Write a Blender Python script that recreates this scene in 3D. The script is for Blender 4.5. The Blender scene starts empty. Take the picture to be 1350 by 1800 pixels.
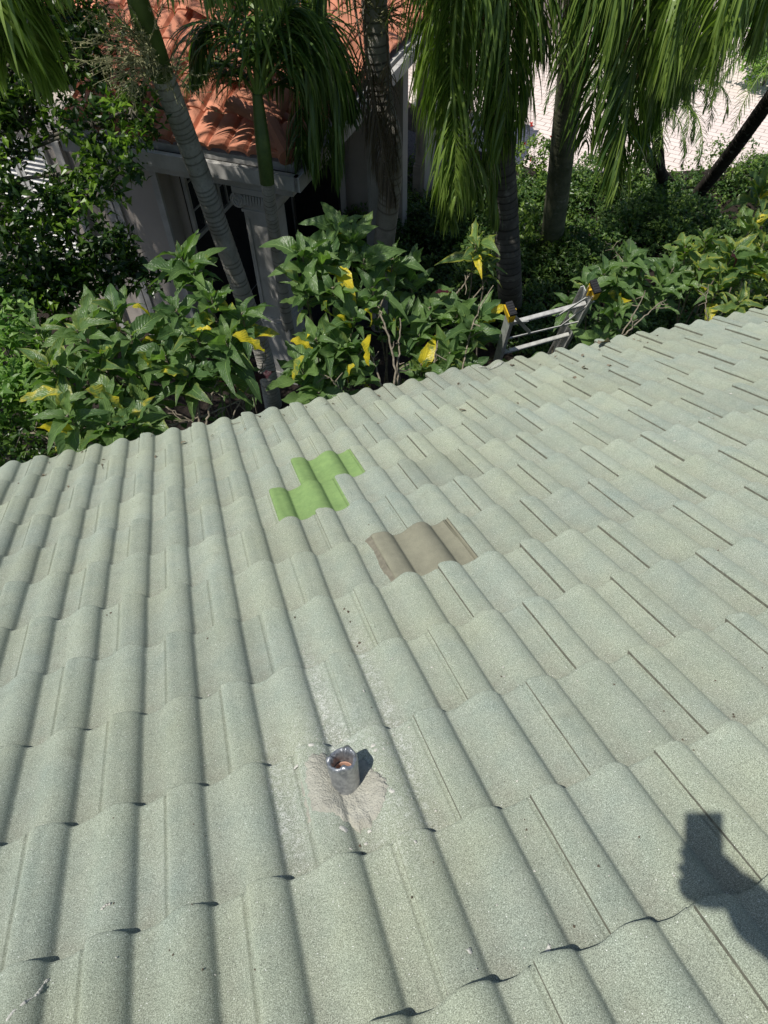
import bpy, math, random
import numpy as np
from mathutils import Vector, Matrix
rnd = random.Random(7)
rs = np.random.RandomState(11)
sc = bpy.context.scene
V = lambda *a: np.array(a, dtype=float)

# ------------------------------------------------------------------ camera
RW = np.array([[0.949, -0.3135, -0.0157], [-0.2558, -0.743, -0.6185], [0.1822, 0.5908, -0.7860]])
u_, s_, vt_ = np.linalg.svd(RW); RW = u_ @ vt_
FPX = 1236.5
CAM = V(0, 0, 6.0)
cam = bpy.data.cameras.new("camera"); camo = bpy.data.objects.new("camera", cam)
sc.collection.objects.link(camo); sc.camera = camo
m = Matrix.Identity(4)
for i in range(3):
    m[i][0] = RW[0][i]; m[i][1] = -RW[1][i]; m[i][2] = -RW[2][i]; m[i][3] = CAM[i]
camo.matrix_world = m
cam.sensor_fit = 'HORIZONTAL'; cam.sensor_width = 36.0; cam.lens = 36.0 * FPX / 1350.0
cam.clip_start = 0.02; cam.clip_end = 400

def ray(x, y):
    c = V((x - 675) / FPX, (y - 900) / FPX, 1); c /= np.linalg.norm(c); return RW.T @ c
def P(x, y, d): return CAM + ray(x, y) * d
def PY(x, y, Y): r = ray(x, y); return CAM + r * (Y / r[1])
def PZ(x, y, z): r = ray(x, y); return CAM + r * ((z - 6.0) / r[2])

# ------------------------------------------------------------------ world and sun
w = bpy.data.worlds.new("World"); sc.world = w; w.use_nodes = True
nt = w.node_tree; bg = nt.nodes['Background']
sky = nt.nodes.new('ShaderNodeTexSky'); sky.sky_type = 'NISHITA'; sky.sun_disc = False
SUN = ray(1256, 1438)
el = math.asin(-SUN[2]); az = math.atan2(-SUN[0], -SUN[1])
sky.sun_elevation = el; sky.sun_rotation = az
nt.links.new(sky.outputs[0], bg.inputs[0]); bg.inputs[1].default_value = 0.09
sl = bpy.data.lights.new("sun", 'SUN'); sl.energy = 4.6; sl.angle = math.radians(0.53); sl.color = (1, 0.955, 0.88)
so = bpy.data.objects.new("sun", sl); sc.collection.objects.link(so)
so.rotation_euler = Vector(SUN).to_track_quat('-Z', 'Y').to_euler(); so.location = (-6, -2, 14)
sc.view_settings.view_transform = 'Standard'; sc.view_settings.look = 'None'
sc.view_settings.exposure = 0.0; sc.view_settings.gamma = 1.0
sc.cycles.max_bounces = 6; sc.cycles.transparent_max_bounces = 6

# ------------------------------------------------------------------ helpers
def link(o, parent=None):
    sc.collection.objects.link(o)
    if parent is not None: o.parent = parent
    return o
def tag(o, label=None, cat=None, group=None, kind=None):
    if label: o['label'] = label
    if cat: o['category'] = cat
    if group: o['group'] = group
    if kind: o['kind'] = kind
    return o
def thing(name, label, cat, loc=(0, 0, 0), rotz=0, group=None):
    o = bpy.data.objects.new(name, None); link(o); o.location = loc; o.rotation_euler = (0, 0, rotz)
    o.empty_display_size = .1
    return tag(o, label, cat, group)

class MB:
    """collects vertices, faces, per-vertex colour and uv, several materials"""
    def __init__(s): s.v = []; s.f = []; s.c = []; s.uv = []; s.n = 0; s.mi = []
    def add(s, v, f, c=None, uv=None, mi=0):
        v = np.asarray(v, float).reshape(-1, 3); f = np.asarray(f, int)
        if f.ndim == 1: f = f.reshape(1, -1)
        s.v.append(v); s.f.append(f + s.n); s.n += len(v)
        s.c.append(np.ones((len(v), 4)) if c is None else np.broadcast_to(np.asarray(c, float), (len(v), 4)))
        s.uv.append(np.zeros((len(v), 2)) if uv is None else uv)
        s.mi.append(np.full(len(f), mi))
    def box(s, c, sz, R=None, mi=0, taper=1.0):
        q = np.array([[x, y, z] for z in (-.5, .5) for y in (-.5, .5) for x in (-.5, .5)]) * sz
        q[4:, :2] *= taper
        if R is not None: q = q @ np.asarray(R)
        s.add(q + np.asarray(c), [[0, 2, 3, 1], [4, 5, 7, 6], [0, 1, 5, 4], [2, 6, 7, 3], [0, 4, 6, 2], [1, 3, 7, 5]], mi=mi)
    def bar(s, a, b, w, t, up=(0, 0, 1), mi=0, ext=0):
        a = np.asarray(a, float); b = np.asarray(b, float); d = b - a; L = np.linalg.norm(d); d /= L
        x = np.cross(d, up); x /= np.linalg.norm(x); z = np.cross(x, d)
        s.box((a + b) / 2, (L + ext, w, t), R=np.array([d, x, z]), mi=mi)
    def tube(s, pts, rad, n=8, c=None, cap=True, mi=0, ring=None):
        pts = np.asarray(pts, float); m = len(pts); rad = np.broadcast_to(rad, m)
        T = np.gradient(pts, axis=0); T /= np.linalg.norm(T, axis=1)[:, None]
        ref = V(1, 0, 0) if abs(T[0][2]) > .7 else V(0, 0, 1)
        x = np.cross(T, ref); x /= np.linalg.norm(x, axis=1)[:, None]; y = np.cross(T, x)
        a = np.arange(n) * 2 * np.pi / n
        r = rad[:, None] * (np.ones((m, n)) if ring is None else ring)
        v = pts[:, None, :] + (x[:, None, :] * np.cos(a)[None, :, None] + y[:, None, :] * np.sin(a)[None, :, None]) * r[:, :, None]
        i = np.arange(m - 1)[:, None] * n; j = np.arange(n)[None, :]; k = (j + 1) % n
        f = np.stack([i + j, i + k, i + n + k, i + n + j], -1).reshape(-1, 4)
        vv = v.reshape(-1, 3)
        uv = np.stack([np.tile(a / 6.2832, m), np.repeat(np.arange(m) / m, n)], 1)
        s.add(vv, f, c, uv, mi)
        if cap:
            for e in (0, m - 1):
                ci = len(vv); s.add(np.vstack([v[e], pts[e]]), [[q, (q + 1) % n, n] for q in range(n)], c, mi=mi)
    def build(s, name, mat, parent=None, smooth=False, attr=False, uv=False):
        me = bpy.data.meshes.new(name)
        faces = []
        for f in s.f: faces += f.tolist()
        vv = np.vstack(s.v); me.from_pydata(vv.tolist(), [], faces)
        for mm in (mat if isinstance(mat, (list, tuple)) else [mat]): me.materials.append(mm)
        mi = np.concatenate(s.mi)
        if mi.any(): me.polygons.foreach_set('material_index', mi.astype(np.int32))
        if smooth: me.polygons.foreach_set('use_smooth', np.ones(len(faces), bool))
        if attr:
            a = me.color_attributes.new('Col', 'FLOAT_COLOR', 'POINT')
            a.data.foreach_set('color', np.vstack(s.c).astype(np.float32).ravel())
        if uv:
            u = me.uv_layers.new(name='UVMap'); li = np.empty(len(me.loops), np.int32); me.loops.foreach_get('vertex_index', li)
            u.data.foreach_set('uv', np.vstack(s.uv)[li].astype(np.float32).ravel())
        me.update()
        return link(bpy.data.objects.new(name, me), parent)

def spline(pts, n):
    pts = [np.asarray(p, float) for p in pts]; k = len(pts)
    pp = [2 * pts[0] - pts[1]] + pts + [2 * pts[-1] - pts[-2]]; out = []
    for t in np.linspace(0, k - 1, n):
        i = min(int(t), k - 2); u = t - i; a, b, c, d = pp[i:i + 4]
        out.append(.5 * ((2 * b) + (-a + c) * u + (2 * a - 5 * b + 4 * c - d) * u * u + (-a + 3 * b - 3 * c + d) * u ** 3))
    return np.array(out)

# ------------------------------------------------------------------ materials
class NT:
    def __init__(s, name):
        s.m = bpy.data.materials.new(name); s.m.use_nodes = True; s.t = s.m.node_tree; s.b = s.t.nodes['Principled BSDF']
        s.out = s.t.nodes['Material Output']
    def n(s, ty, **kw):
        o = s.t.nodes.new('ShaderNode' + ty)
        for k, v in kw.items(): setattr(o, k, v)
        return o
    def l(s, a, b): s.t.links.new(a, b)
    def val(s, x, inp):
        if hasattr(x, 'links'): s.l(x, inp)
        else: inp.default_value = x
    def math(s, op, a, b=0, clamp=False):
        o = s.n('Math', operation=op, use_clamp=clamp); s.val(a, o.inputs[0]); s.val(b, o.inputs[1]); return o.outputs[0]
    def mix(s, f, a, b, mode='MIX'):
        o = s.n('Mix', data_type='RGBA', blend_type=mode); s.val(f, o.inputs[0])
        for x, i in ((a, 6), (b, 7)):
            if isinstance(x, tuple): x = (*x[:3], 1)
            s.val(x, o.inputs[i])
        return o.outputs[2]
    def noise(s, scale, detail=3, rough=.55, co=None, dim=None):
        o = s.n('TexNoise'); o.inputs['Scale'].default_value = scale; o.inputs['Detail'].default_value = detail
        o.inputs['Roughness'].default_value = rough
        s.l(co if co is not None else s.obj(), o.inputs['Vector']); return o.outputs['Fac']
    def obj(s):
        if not hasattr(s, '_o'): s._o = s.n('TexCoord')
        return s._o.outputs['Object']
    def uvc(s):
        s.obj(); return s._o.outputs['UV']
    def ramp(s, f, a, b, ca=0., cb=1.):
        o = s.n('MapRange'); o.clamp = True; s.val(f, o.inputs[0])
        for i, x in enumerate((a, b, ca, cb)): o.inputs[i + 1].default_value = x
        return o.outputs[0]
    def attr(s):
        a = s.n('Attribute'); a.attribute_name = 'Col'; sp = s.n('SeparateColor'); s.l(a.outputs['Color'], sp.inputs[0]); return sp.outputs, a.outputs['Color'], a.outputs['Alpha']
    def bump(s, h, strength=.5, dist=.002):
        o = s.n('Bump'); o.inputs['Strength'].default_value = strength; o.inputs['Distance'].default_value = dist
        s.l(h, o.inputs['Height']); s.l(o.outputs[0], s.b.inputs['Normal']); return o
    def base(s, c, rough=.7, spec=.5, metal=0.):
        if isinstance(c, tuple): c = (*c[:3], 1)
        s.val(c, s.b.inputs['Base Color']); s.val(rough, s.b.inputs['Roughness'])
        s.b.inputs['Specular IOR Level'].default_value = spec; s.b.inputs['Metallic'].default_value = metal

def simple(name, c, rough=.7, var=.25, scale=8, bump=.3, bdist=.003, c2=None, spec=.4, metal=0.):
    t = NT(name); f = t.noise(scale, 5); f2 = t.noise(scale * 9, 4)
    c2 = c2 or tuple(x * (1 - var * 1.6) for x in c)
    k = t.mix(t.ramp(f, .35, .68), c, c2)
    k = t.mix(t.ramp(f2, .45, .75, 0, var), k, tuple(min(1, x * 1.25) for x in c))
    t.base(k, rough, spec, metal); t.bump(t.math('ADD', f2, f), bump, bdist); return t.m

def granule_mat(name, base, brown):
    t = NT(name); (r, g, b), col, alpha = t.attr()
    big = t.noise(2.2, 3); mid = t.noise(14, 4); fine = t.noise(520, 2, .75); fine2 = t.noise(1100, 1, .5)
    k = t.mix(t.ramp(mid, .38, .66), base, tuple(x * y for x, y in zip(base, (.86, .90, .92))))
    k = t.mix(t.ramp(big, .35, .65, 0, .5), k, tuple(x * y for x, y in zip(base, (1.12, 1.06, .88))))
    # dirt settled in the valleys
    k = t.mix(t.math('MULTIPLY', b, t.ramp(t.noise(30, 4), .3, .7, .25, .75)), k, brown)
    dn = t.noise(9, 6, .7)
    k = t.mix(t.ramp(dn, .60, .80, 0, .35), k, (.13, .125, .09))
    # granules
    gr = t.ramp(fine, .32, .70, .38, 1.64)
    k = t.mix(1., k, gr, 'MULTIPLY')
    k = t.mix(t.ramp(fine, .66, .70), k, (.66, .70, .66))
    vor = t.n('TexVoronoi'); vor.inputs['Scale'].default_value = 95; t.l(t.obj(), vor.inputs['Vector'])
    sp = t.math('MULTIPLY', t.math('LESS_THAN', vor.outputs['Distance'], .10), t.ramp(t.noise(60, 1), .5, .6))
    k = t.mix(sp, k, (.72, .74, .70))
    # whitish overspray streaks
    st = t.math('MULTIPLY', g, t.ramp(t.math('ADD', t.math('MULTIPLY', t.noise(70, 6, .8), .5), t.math('MULTIPLY', fine, .5)), .50, .60), True)
    k = t.mix(st, k, (.66, .68, .65))
    k = t.mix(1., k, col_gray(t, r), 'MULTIPLY')
    t.base(k, .93, .25); t.b.inputs['Diffuse Roughness'].default_value = .45
    t.bump(t.math('ADD', t.math('MULTIPLY', fine, .8), t.math('MULTIPLY', fine2, .5)), .55, .0016)
    return t.m
def col_gray(t, x):
    o = t.n('CombineColor'); 
    for i in range(3): t.l(x, o.inputs[i])
    return o.outputs[0]

M = {}
M['tile'] = granule_mat('granulated_sage_tile', (.298, .338, .281), (.246, .250, .200))
M['tile_edge'] = simple('tile_edge', (.22, .22, .17), .95, .3, 60)
def painted(name, c, c2, sc_=30):
    t = NT(name); (r, g, b), col, alpha = t.attr(); f = t.noise(sc_, 5); f2 = t.noise(500, 2)
    k = t.mix(t.ramp(f, .35, .7), c, c2); k = t.mix(t.ramp(f2, .60, .72, 0, .35), k, tuple(x * .6 for x in c))
    k = t.mix(t.ramp(t.noise(7, 5, .7), .58, .75, 0, .5), k, tuple(x * .8 for x in c2))
    k = t.mix(1., k, t.ramp(f2, .3, .7, .80, 1.2), 'MULTIPLY'); k = t.mix(1., k, t.ramp(t.noise(3.5, 6, .6), .35, .65, .88, 1.1), 'MULTIPLY'); k = t.mix(1., k, col_gray(t, r), 'MULTIPLY'); t.base(k, .7, .3); t.bump(t.math('ADD', f, f2), .5, .0014); return t.m
M['green'] = painted('green_painted_tile', (.225, .345, .125), (.180, .285, .105))
M['brown'] = painted('bare_concrete_tile', (.252, .248, .182), (.218, .214, .158))
def leafmat(name, c, c2, yellow=(.75, .50, .02), rough=.42, trans=.35, veins=True, spec=.5):
    t = NT(name); (r, g, b), col, alpha = t.attr(); 
    k = t.mix(r, c, c2)
    if veins:
        sp = t.n('SeparateXYZ'); t.l(t.uvc(), sp.inputs[0]); x = t.math('ABSOLUTE', t.math('SUBTRACT', sp.outputs[0], .5)); y = sp.outputs[1]
        mid = t.ramp(x, .01, .03, 1, 0)
        s = t.math('SINE', t.math('MULTIPLY', t.math('SUBTRACT', y, t.math('MULTIPLY', x, .55)), 70.)); qn = t.noise(55, 3)
        sv = t.ramp(s, .90, 1., 0, .16)
        k = t.mix(t.ramp(t.noise(25, 4), .35, .7, 0, .4), k, tuple(v * .6 for v in c))
        edge = t.ramp(t.math('ADD', x, t.math('MULTIPLY', t.noise(30, 3), .35)), .44, .56)
        k = t.mix(t.math('MULTIPLY', edge, t.ramp(b, .35, 1., 0, .85)), k, (.34, .36, .06))
        k = t.mix(t.math('MULTIPLY', t.math('MAXIMUM', mid, sv), .8), k, tuple(min(1, v * 1.7 + .02) for v in c2))
        k = t.mix(t.ramp(t.math('ADD', g, t.math('MULTIPLY', t.math('SUBTRACT', t.noise(18, 3), .5), .7)), .42, .62), k, yellow)
        h = t.math('SUBTRACT', t.math('MULTIPLY', s, -.18), t.math('ADD', mid, t.math('MULTIPLY', qn, 1.2))); t.bump(h, .9, .004)
    t.base(k, rough, spec)
    tr = t.n('BsdfTranslucent'); tk = t.mix(1., k, (1.6, 1.9, .7), 'MULTIPLY'); t.l(tk, tr.inputs[0])
    mx = t.n('MixShader'); mx.inputs[0].default_value = trans; t.l(t.b.outputs[0], mx.inputs[1]); t.l(tr.outputs[0], mx.inputs[2]); t.l(mx.outputs[0], t.out.inputs[0])
    return t.m
M['bigleaf'] = leafmat('broad_leaf', (.072, .142, .050), (.175, .280, .085), yellow=(.74, .60, .04), rough=.34)
M['redleaf'] = leafmat('dark_red_leaf', (.05, .010, .018), (.11, .02, .035), yellow=(.1, .02, .03))
M['palm'] = leafmat('palm_leaflet', (.036, .088, .018), (.25, .35, .070), veins=False, rough=.38, trans=.3)
M['deadpalm'] = leafmat('dead_palm_leaflet', (.13, .105, .08), (.25, .205, .155), veins=False, rough=.8, trans=.15, spec=.2)
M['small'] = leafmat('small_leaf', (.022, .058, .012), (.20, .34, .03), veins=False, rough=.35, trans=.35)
M['small2'] = leafmat('hedge_leaf', (.042, .095, .022), (.23, .34, .06), veins=False, rough=.4, trans=.3)
M['limeleaf'] = leafmat('light_green_leaf', (.085, .19, .035), (.24, .38, .08), veins=False, rough=.5, trans=.35)
M['flower'] = leafmat('palm_flower', (.20, .20, .11), (.42, .40, .22), veins=False, rough=.7, trans=.2)
M['bark'] = simple('grey_bark', (.17, .155, .125), .9, .35, 14, .8, .006, c2=(.07, .065, .045))
M['stem'] = simple('pale_stem', (.27, .235, .18), .85, .3, 40, .5, .002, c2=(.12, .10, .07))
M['shaft'] = simple('green_crownshaft', (.10, .15, .035), .45, .25, 6, .2, .002, c2=(.05, .085, .02))
def trunkmat(name, c, c2):
    t = NT(name); (r, g, b), col, al = t.attr()
    f = t.noise(5, 5); f2 = t.noise(45, 5, .7)
    k = t.mix(t.ramp(f, .35, .65), c, c2); k = t.mix(t.ramp(f2, .5, .75, 0, .8), k, tuple(v * .45 for v in c))
    k = t.mix(t.ramp(t.noise(11, 4), .60, .72, 0, .45), k, (.36, .36, .32))
    k = t.mix(g, k, tuple(v * .22 for v in c2)); t.base(k, .9, .2); t.bump(t.math('ADD', f, f2), .9, .008); return t.m
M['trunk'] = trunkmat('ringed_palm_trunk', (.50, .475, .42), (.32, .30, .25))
M['trunk4'] = trunkmat('shaded_palm_trunk', (.17, .16, .135), (.10, .095, .08))  # darker copy of the ringed trunk, its shade painted into the colours
M['trunk2'] = trunkmat('mossy_palm_trunk', (.21, .21, .14), (.11, .125, .07))
M['trunkdark'] = trunkmat('dark_fibrous_trunk', (.050, .043, .034), (.022, .019, .015))
M['mulch'] = simple('mulch', (.055, .040, .030), .95, .4, 22, 1., .03, c2=(.02, .014, .010))
M['gravel'] = simple('grey_gravel', (.14, .14, .145), .9, .4, 40, 1., .02, c2=(.05, .05, .055))
M['stucco'] = simple('cream_stucco', (.46, .41, .365), .92, .08, 3, .5, .004)
M['white'] = simple('white_trim', (.74, .73, .70), .55, .1, 4, .15, .002)
M['trim'] = simple('shaded_white_paint', (.50, .49, .465), .6, .2, 5, .2, .002, c2=(.38, .37, .34))  # white trim of the neighbour house, with shade put into a duller colour
M['gutter'] = simple('gutter_interior', (.035, .034, .03), .6, .3, 12)
M['dark'] = simple('porch_shade', (.020, .019, .020), .8, .3, 5)  # near black for the porch inside, shade painted as colour
M['glass'] = simple('window_glass', (.025, .03, .035), .08, .1, 3, 0, .0, spec=.8)
M['alu'] = simple('weathered_aluminium', (.60, .60, .57), .45, .3, 18, .4, .0015, c2=(.36, .36, .34), metal=.12)
M['yellow'] = simple('yellow_plastic', (.72, .46, .02), .45, .15, 25, .2, .001)
M['rubber'] = simple('black_rubber', (.022, .022, .024), .7, .2, 60, .5, .001)
M['pvc'] = simple('inner_pipe', (.50, .29, .21), .6, .15, 20, .1, .001)
M['bed'] = simple('mortar_bed', (.25, .235, .18), .95, .3, 60, 1., .003, c2=(.17, .16, .12))
M['mortar'] = simple('mortar', (.46, .455, .385), .95, .25, 26, 1., .006, c2=(.36, .355, .30))
def lead():
    t = NT('lead_sheet'); f = t.noise(22, 5, .6); f2 = t.noise(120, 4); (r, g, b), col, al = t.attr()
    k = t.mix(t.ramp(f, .35, .65), (.26, .275, .295), (.38, .395, .415)); k = t.mix(t.math('MULTIPLY', g, t.ramp(f2, .45, .6)), k, (.75, .76, .75))
    t.base(k, t.ramp(f2, .3, .7, .28, .5), .5, .75); t.bump(t.math('ADD', f, t.math('MULTIPLY', f2, .3)), .8, .005); return t.m
M['lead'] = lead()
def terracotta():
    t = NT('terracotta'); (r, g, b), col, al = t.attr(); f = t.noise(3, 4); f2 = t.noise(24, 5, .7)
    k = t.mix(t.ramp(f, .35, .65), (.56, .235, .145), (.48, .19, .115)); k = t.mix(t.ramp(f2, .45, .75, 0, .5), k, (.62, .30, .20))
    k = t.mix(t.ramp(t.noise(6, 6, .75), .56, .8, 0, .6), k, (.20, .10, .07))
    k = t.mix(1., k, col_gray(t, r), 'MULTIPLY'); t.base(k, .85, .25); t.bump(f2, .5, .006); return t.m
M['terra'] = terracotta()
def pavers():
    t = NT('pink_pavers'); mp = t.n('Mapping'); mp.inputs['Rotation'].default_value = (0, 0, math.radians(51)); t.l(t.obj(), mp.inputs[0])
    b = t.n('TexBrick'); t.l(mp.outputs[0], b.inputs['Vector']); b.inputs['Scale'].default_value = 1.0
    for k_, v_ in (('Brick Width', .30), ('Row Height', .15), ('Mortar Size', .007)): b.inputs[k_].default_value = v_
    b.inputs['Color1'].default_value = (.80, .70, .65, 1); b.inputs['Color2'].default_value = (.72, .62, .57, 1); b.inputs['Mortar'].default_value = (.22, .17, .14, 1)
    k = t.mix(t.ramp(t.noise(1.2, 5), .35, .7, 0, .4), b.outputs[0], (.66, .57, .53)); k = t.mix(t.ramp(t.noise(60, 3), .5, .8, 0, .4), k, (.40, .30, .27))
    t.base(k, .9, .2); o = t.bump(b.outputs['Fac'], .4, -.004); return t.m
M['pavers'] = pavers()
M['skin'] = simple('skin', (.50, .30, .21), .5, .08, 30, .1, .001)
M['cloth'] = simple('grey_cloth', (.10, .11, .13), .9, .15, 30, .3, .002)
M['denim'] = simple('denim', (.045, .065, .11), .9, .15, 60, .3, .002)
M['phone'] = simple('phone_case', (.02, .02, .022), .35, .1, 40, 0, 0)
M['hair'] = simple('hair', (.03, .02, .015), .7, .2, 60)

# ------------------------------------------------------------------ ground
def sheet(name, pts, z, mat, kind='structure'):
    mb = MB(); mb.add([(x, y, z) for x, y in pts], [list(range(len(pts)))]); return tag(mb.build(name, mat), kind=kind)
sheet('ground', [(-90, -60), (120, -60), (120, 140), (-90, 140)], 0, M['mulch'])
sheet('driveway', [(5.6, 11.9), (6.35, 10.75), (8.2, 10.05), (10.5, 9.55), (14, 9.1), (40, 7.5), (40, 60), (-6, 60), (2, 24), (5, 15)], .004, M['pavers'])
sheet('gravel_bed', [(2.2, 7.6), (3.4, 9.4), (5.2, 12.2), (4.2, 14), (2.5, 11), (1.2, 8.2)], .008, M['gravel'])

# ------------------------------------------------------------------ the tiled roof
PU, PV, HR = .15, .3227, .0295
W = np.array([[0.99962, 0.0, 0.0277], [-0.0124, 0.8941, 0.4478], [-0.0248, -0.4479, 0.8938]])
u_, s_, vt_ = np.linalg.svd(W); W = u_ @ vt_
CR = V(.5278, -.99146, 1.24375)
RO = CAM - W @ CR
def r2w(X): return RO + W @ np.asarray(X, float)
def rooft(name, label, cat):
    o = thing(name, label, cat); mm = Matrix.Identity(4)
    for i in range(3):
        for j in range(3): mm[i][j] = W[i][j]
        mm[i][3] = RO[i]
    o.matrix_world = mm; return o
pk = np.array([(0, .09), (.03, .0), (.12, .01), (.22, .08), (.32, .24), (.40, .45), (.48, .67), (.56, .86), (.63, .96), (.69, 1.), (.76, .96), (.83, .85), (.89, .68), (.94, .47), (.975, .24)])
pku = np.concatenate([pk[:, 0] - 1, pk[:, 0], pk[:, 0] + 1]); pkh = np.tile(pk[:, 1], 3)
fineu = np.linspace(-1, 2, 1201); ph = np.interp(fineu, pku, pkh)
ker = np.exp(-.5 * (np.arange(-24, 25) / 3.2) ** 2); ker /= ker.sum(); ph = np.convolve(ph, ker, 'same')
PROF = lambda u: HR * np.interp(np.mod(u, 1.), fineu[400:801], ph[400:801])
STEP, TH, DJ = .018, .0145, .46
def tile_mesh(mb, r, j, tint=1., extra=0., dv=0., nv=5, mi=(0, 1), rotn=0., dirtk=1., du=0.):
    cr_ = np.array([-.13, -.10, -.075, -.055, -.04, -.025, -.012, 0, .012, .025, .04, .06, .085, .115, .15, .19, .23, .27, .31, .35, .39, .43]); us = np.concatenate([[0, .012, .04], np.linspace(.08, .40, 8), 1 - DJ + cr_, np.linspace(1.02, 1.38, 8), 2 - DJ + cr_[:18], [1.905, 1.925, 1.94, 1.985, 2.03]]); us = np.unique(np.round(us, 4))
    off = np.interp(us, [0, .012, .04, .12, .22, 1.925, 1.94, 2.03], [.0035, .0068, .0078, .0048, 0, 0, -.0050, -.0054])
    vs = np.concatenate([[-.16], np.linspace(0, .975, nv), [.992, 1.0]]); vd = np.zeros(len(vs)); vd[-1] = -.0022; vd[-2] = -.0006
    u = j + DJ + us; UU, VV = np.meshgrid(us, vs)
    z = PROF(u)[None, :] + off[None, :] + (STEP * vs + vd)[:, None] + extra + rotn * (UU - 1)
    wv = .0007 * np.sin(u[None, :] * 7 + r * 3.1) + .0006 * np.sin(VV * 9 + j * 2.3 + r)
    X = u[None, :] * PU + 0 * VV + du * VV; Y = (r + VV) * PV + dv + rotn * 1.2 * (UU - 1) + .0012 * np.sin(UU * 13 + r + j * 3) * (VV > .95)
    top = np.stack([X, Y, z + wv], -1); nu = len(us); nr = len(vs)
    val = np.clip(1 - PROF(u) / HR * 1.9, 0, 1); tl = float(rs.rand())
    col = np.ones((nr, nu, 4)); col[..., 0] = tint; col[..., 1] = 0
    # streaks of overspray below and beside the pipe
    uu = u[None, :] + 0 * VV; vv = r + VV
    g = np.zeros_like(uu)
    for cu, wd, v0, v1, a in ((5.13, .14, .6, 2.3, .85), (4.12, .18, .9, 2.1, .95), (3.02, .10, .5, 1.3, .5), (3.15, .20, .1, .8, .75), (4.2, .8, .3, 1.1, .60), (4.0, .8, .9, 1.1, .6), (5.0, .14, 0, .7, .45), (4.6, .45, -.2, .3, .5)):
        g += a * np.exp(-((uu - cu) / wd) ** 2) / ((1 + np.exp((v0 - vv) * 9)) * (1 + np.exp((vv - v1) * 6)))
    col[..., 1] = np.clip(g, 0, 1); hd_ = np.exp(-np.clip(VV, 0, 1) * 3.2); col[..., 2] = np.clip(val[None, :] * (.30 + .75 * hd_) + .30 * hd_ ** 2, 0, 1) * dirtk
    ev = np.clip((r + VV - 8.7) / 1.2, 0, 1) * np.clip((u[None, :] - 7) / 3, 0, 1) * np.clip((20 - u[None, :]) / 5, 0, 1); col[..., 2] = np.clip(col[..., 2] + .7 * ev, 0, 1)
    col[..., 0] = tint * (1 - (.10 + .10 * tl) * np.clip((VV - .985) / .01, 0, 1)); col[..., 0] *= 1 + .05 * np.clip((VV - .8) / .15, 0, 1)  # overlap shade at the tile end painted into the tint as a dark edge
    mb.add(top.reshape(-1, 3), [[a * nu + b, a * nu + b + 1, (a + 1) * nu + b + 1, (a + 1) * nu + b] for a in range(nr - 1) for b in range(nu - 1)], col.reshape(-1, 4), mi=mi[0])
    e = top[-1]; lo = e.copy(); lo[:, 2] -= TH * .8; lo[:, 1] -= .002
    back = top[0].copy(); back[:, 2] -= TH
    mb.add(np.vstack([e, lo, back]), [[a, a + 1, nu + a + 1, nu + a] for a in range(nu - 1)] + [[nu + a, nu + a + 1, 2 * nu + a + 1, 2 * nu + a] for a in range(nu - 1)], (tint, 0, 0, 1), mi=mi[0])
    le = top[:, 0]; ll = le.copy(); ll[:, 2] -= .0175; n2 = len(le)
    mb.add(np.vstack([le, ll]), [[a, a + 1, n2 + a + 1, n2 + a] for a in range(n2 - 1)], (tint, 0, 0, 1), mi=mi[1])
    re = top[:, -1]; rl = re.copy(); rl[:, 2] -= .006
    mb.add(np.vstack([re, rl]), [[a, a + 1, n2 + a + 1, n2 + a] for a in range(n2 - 1)], (tint, 0, 0, 1), mi=mi[0])

roof = rooft('house_roof', 'sage green roof of rolled concrete tiles filling the lower half of the photo', 'roof')
VE = 10
mb = MB(); special = {(6, 5), (5, 4), (3, 6)}; patch = {}
for r in range(-9, VE):
    for j in range(-22, 44):
        if (r + j) % 2 == 0: continue
        tint = float(np.clip(rs.normal(1, .032), .92, 1.08))
        if rs.rand() < .05: tint *= .93
        ex = float(rs.normal(0, .0012)); dv = float(rs.normal(0, .0032)); ro = float(rs.normal(0, .0009)); du = float(rs.normal(0, .0019))
        if r == -2 and 3 <= j <= 10: ex += .0045; dv -= .002
        near = -2 <= r <= 3 and -3 <= j <= 9
        if r == VE - 1:
            dv += float(rs.normal(0, .008)); 
            if j in (12,): dv += .05; ex += .004
        if (r, j) in special: patch[(r, j)] = (tint, ex, dv, ro); continue
        tile_mesh(mb, r, j, tint, ex, dv, 12 if near else 6, (0, 1), ro, 1., du)
tiles = mb.build('roof_tiles', [M['tile'], M['tile_edge']], roof, smooth=True, attr=True)
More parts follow.
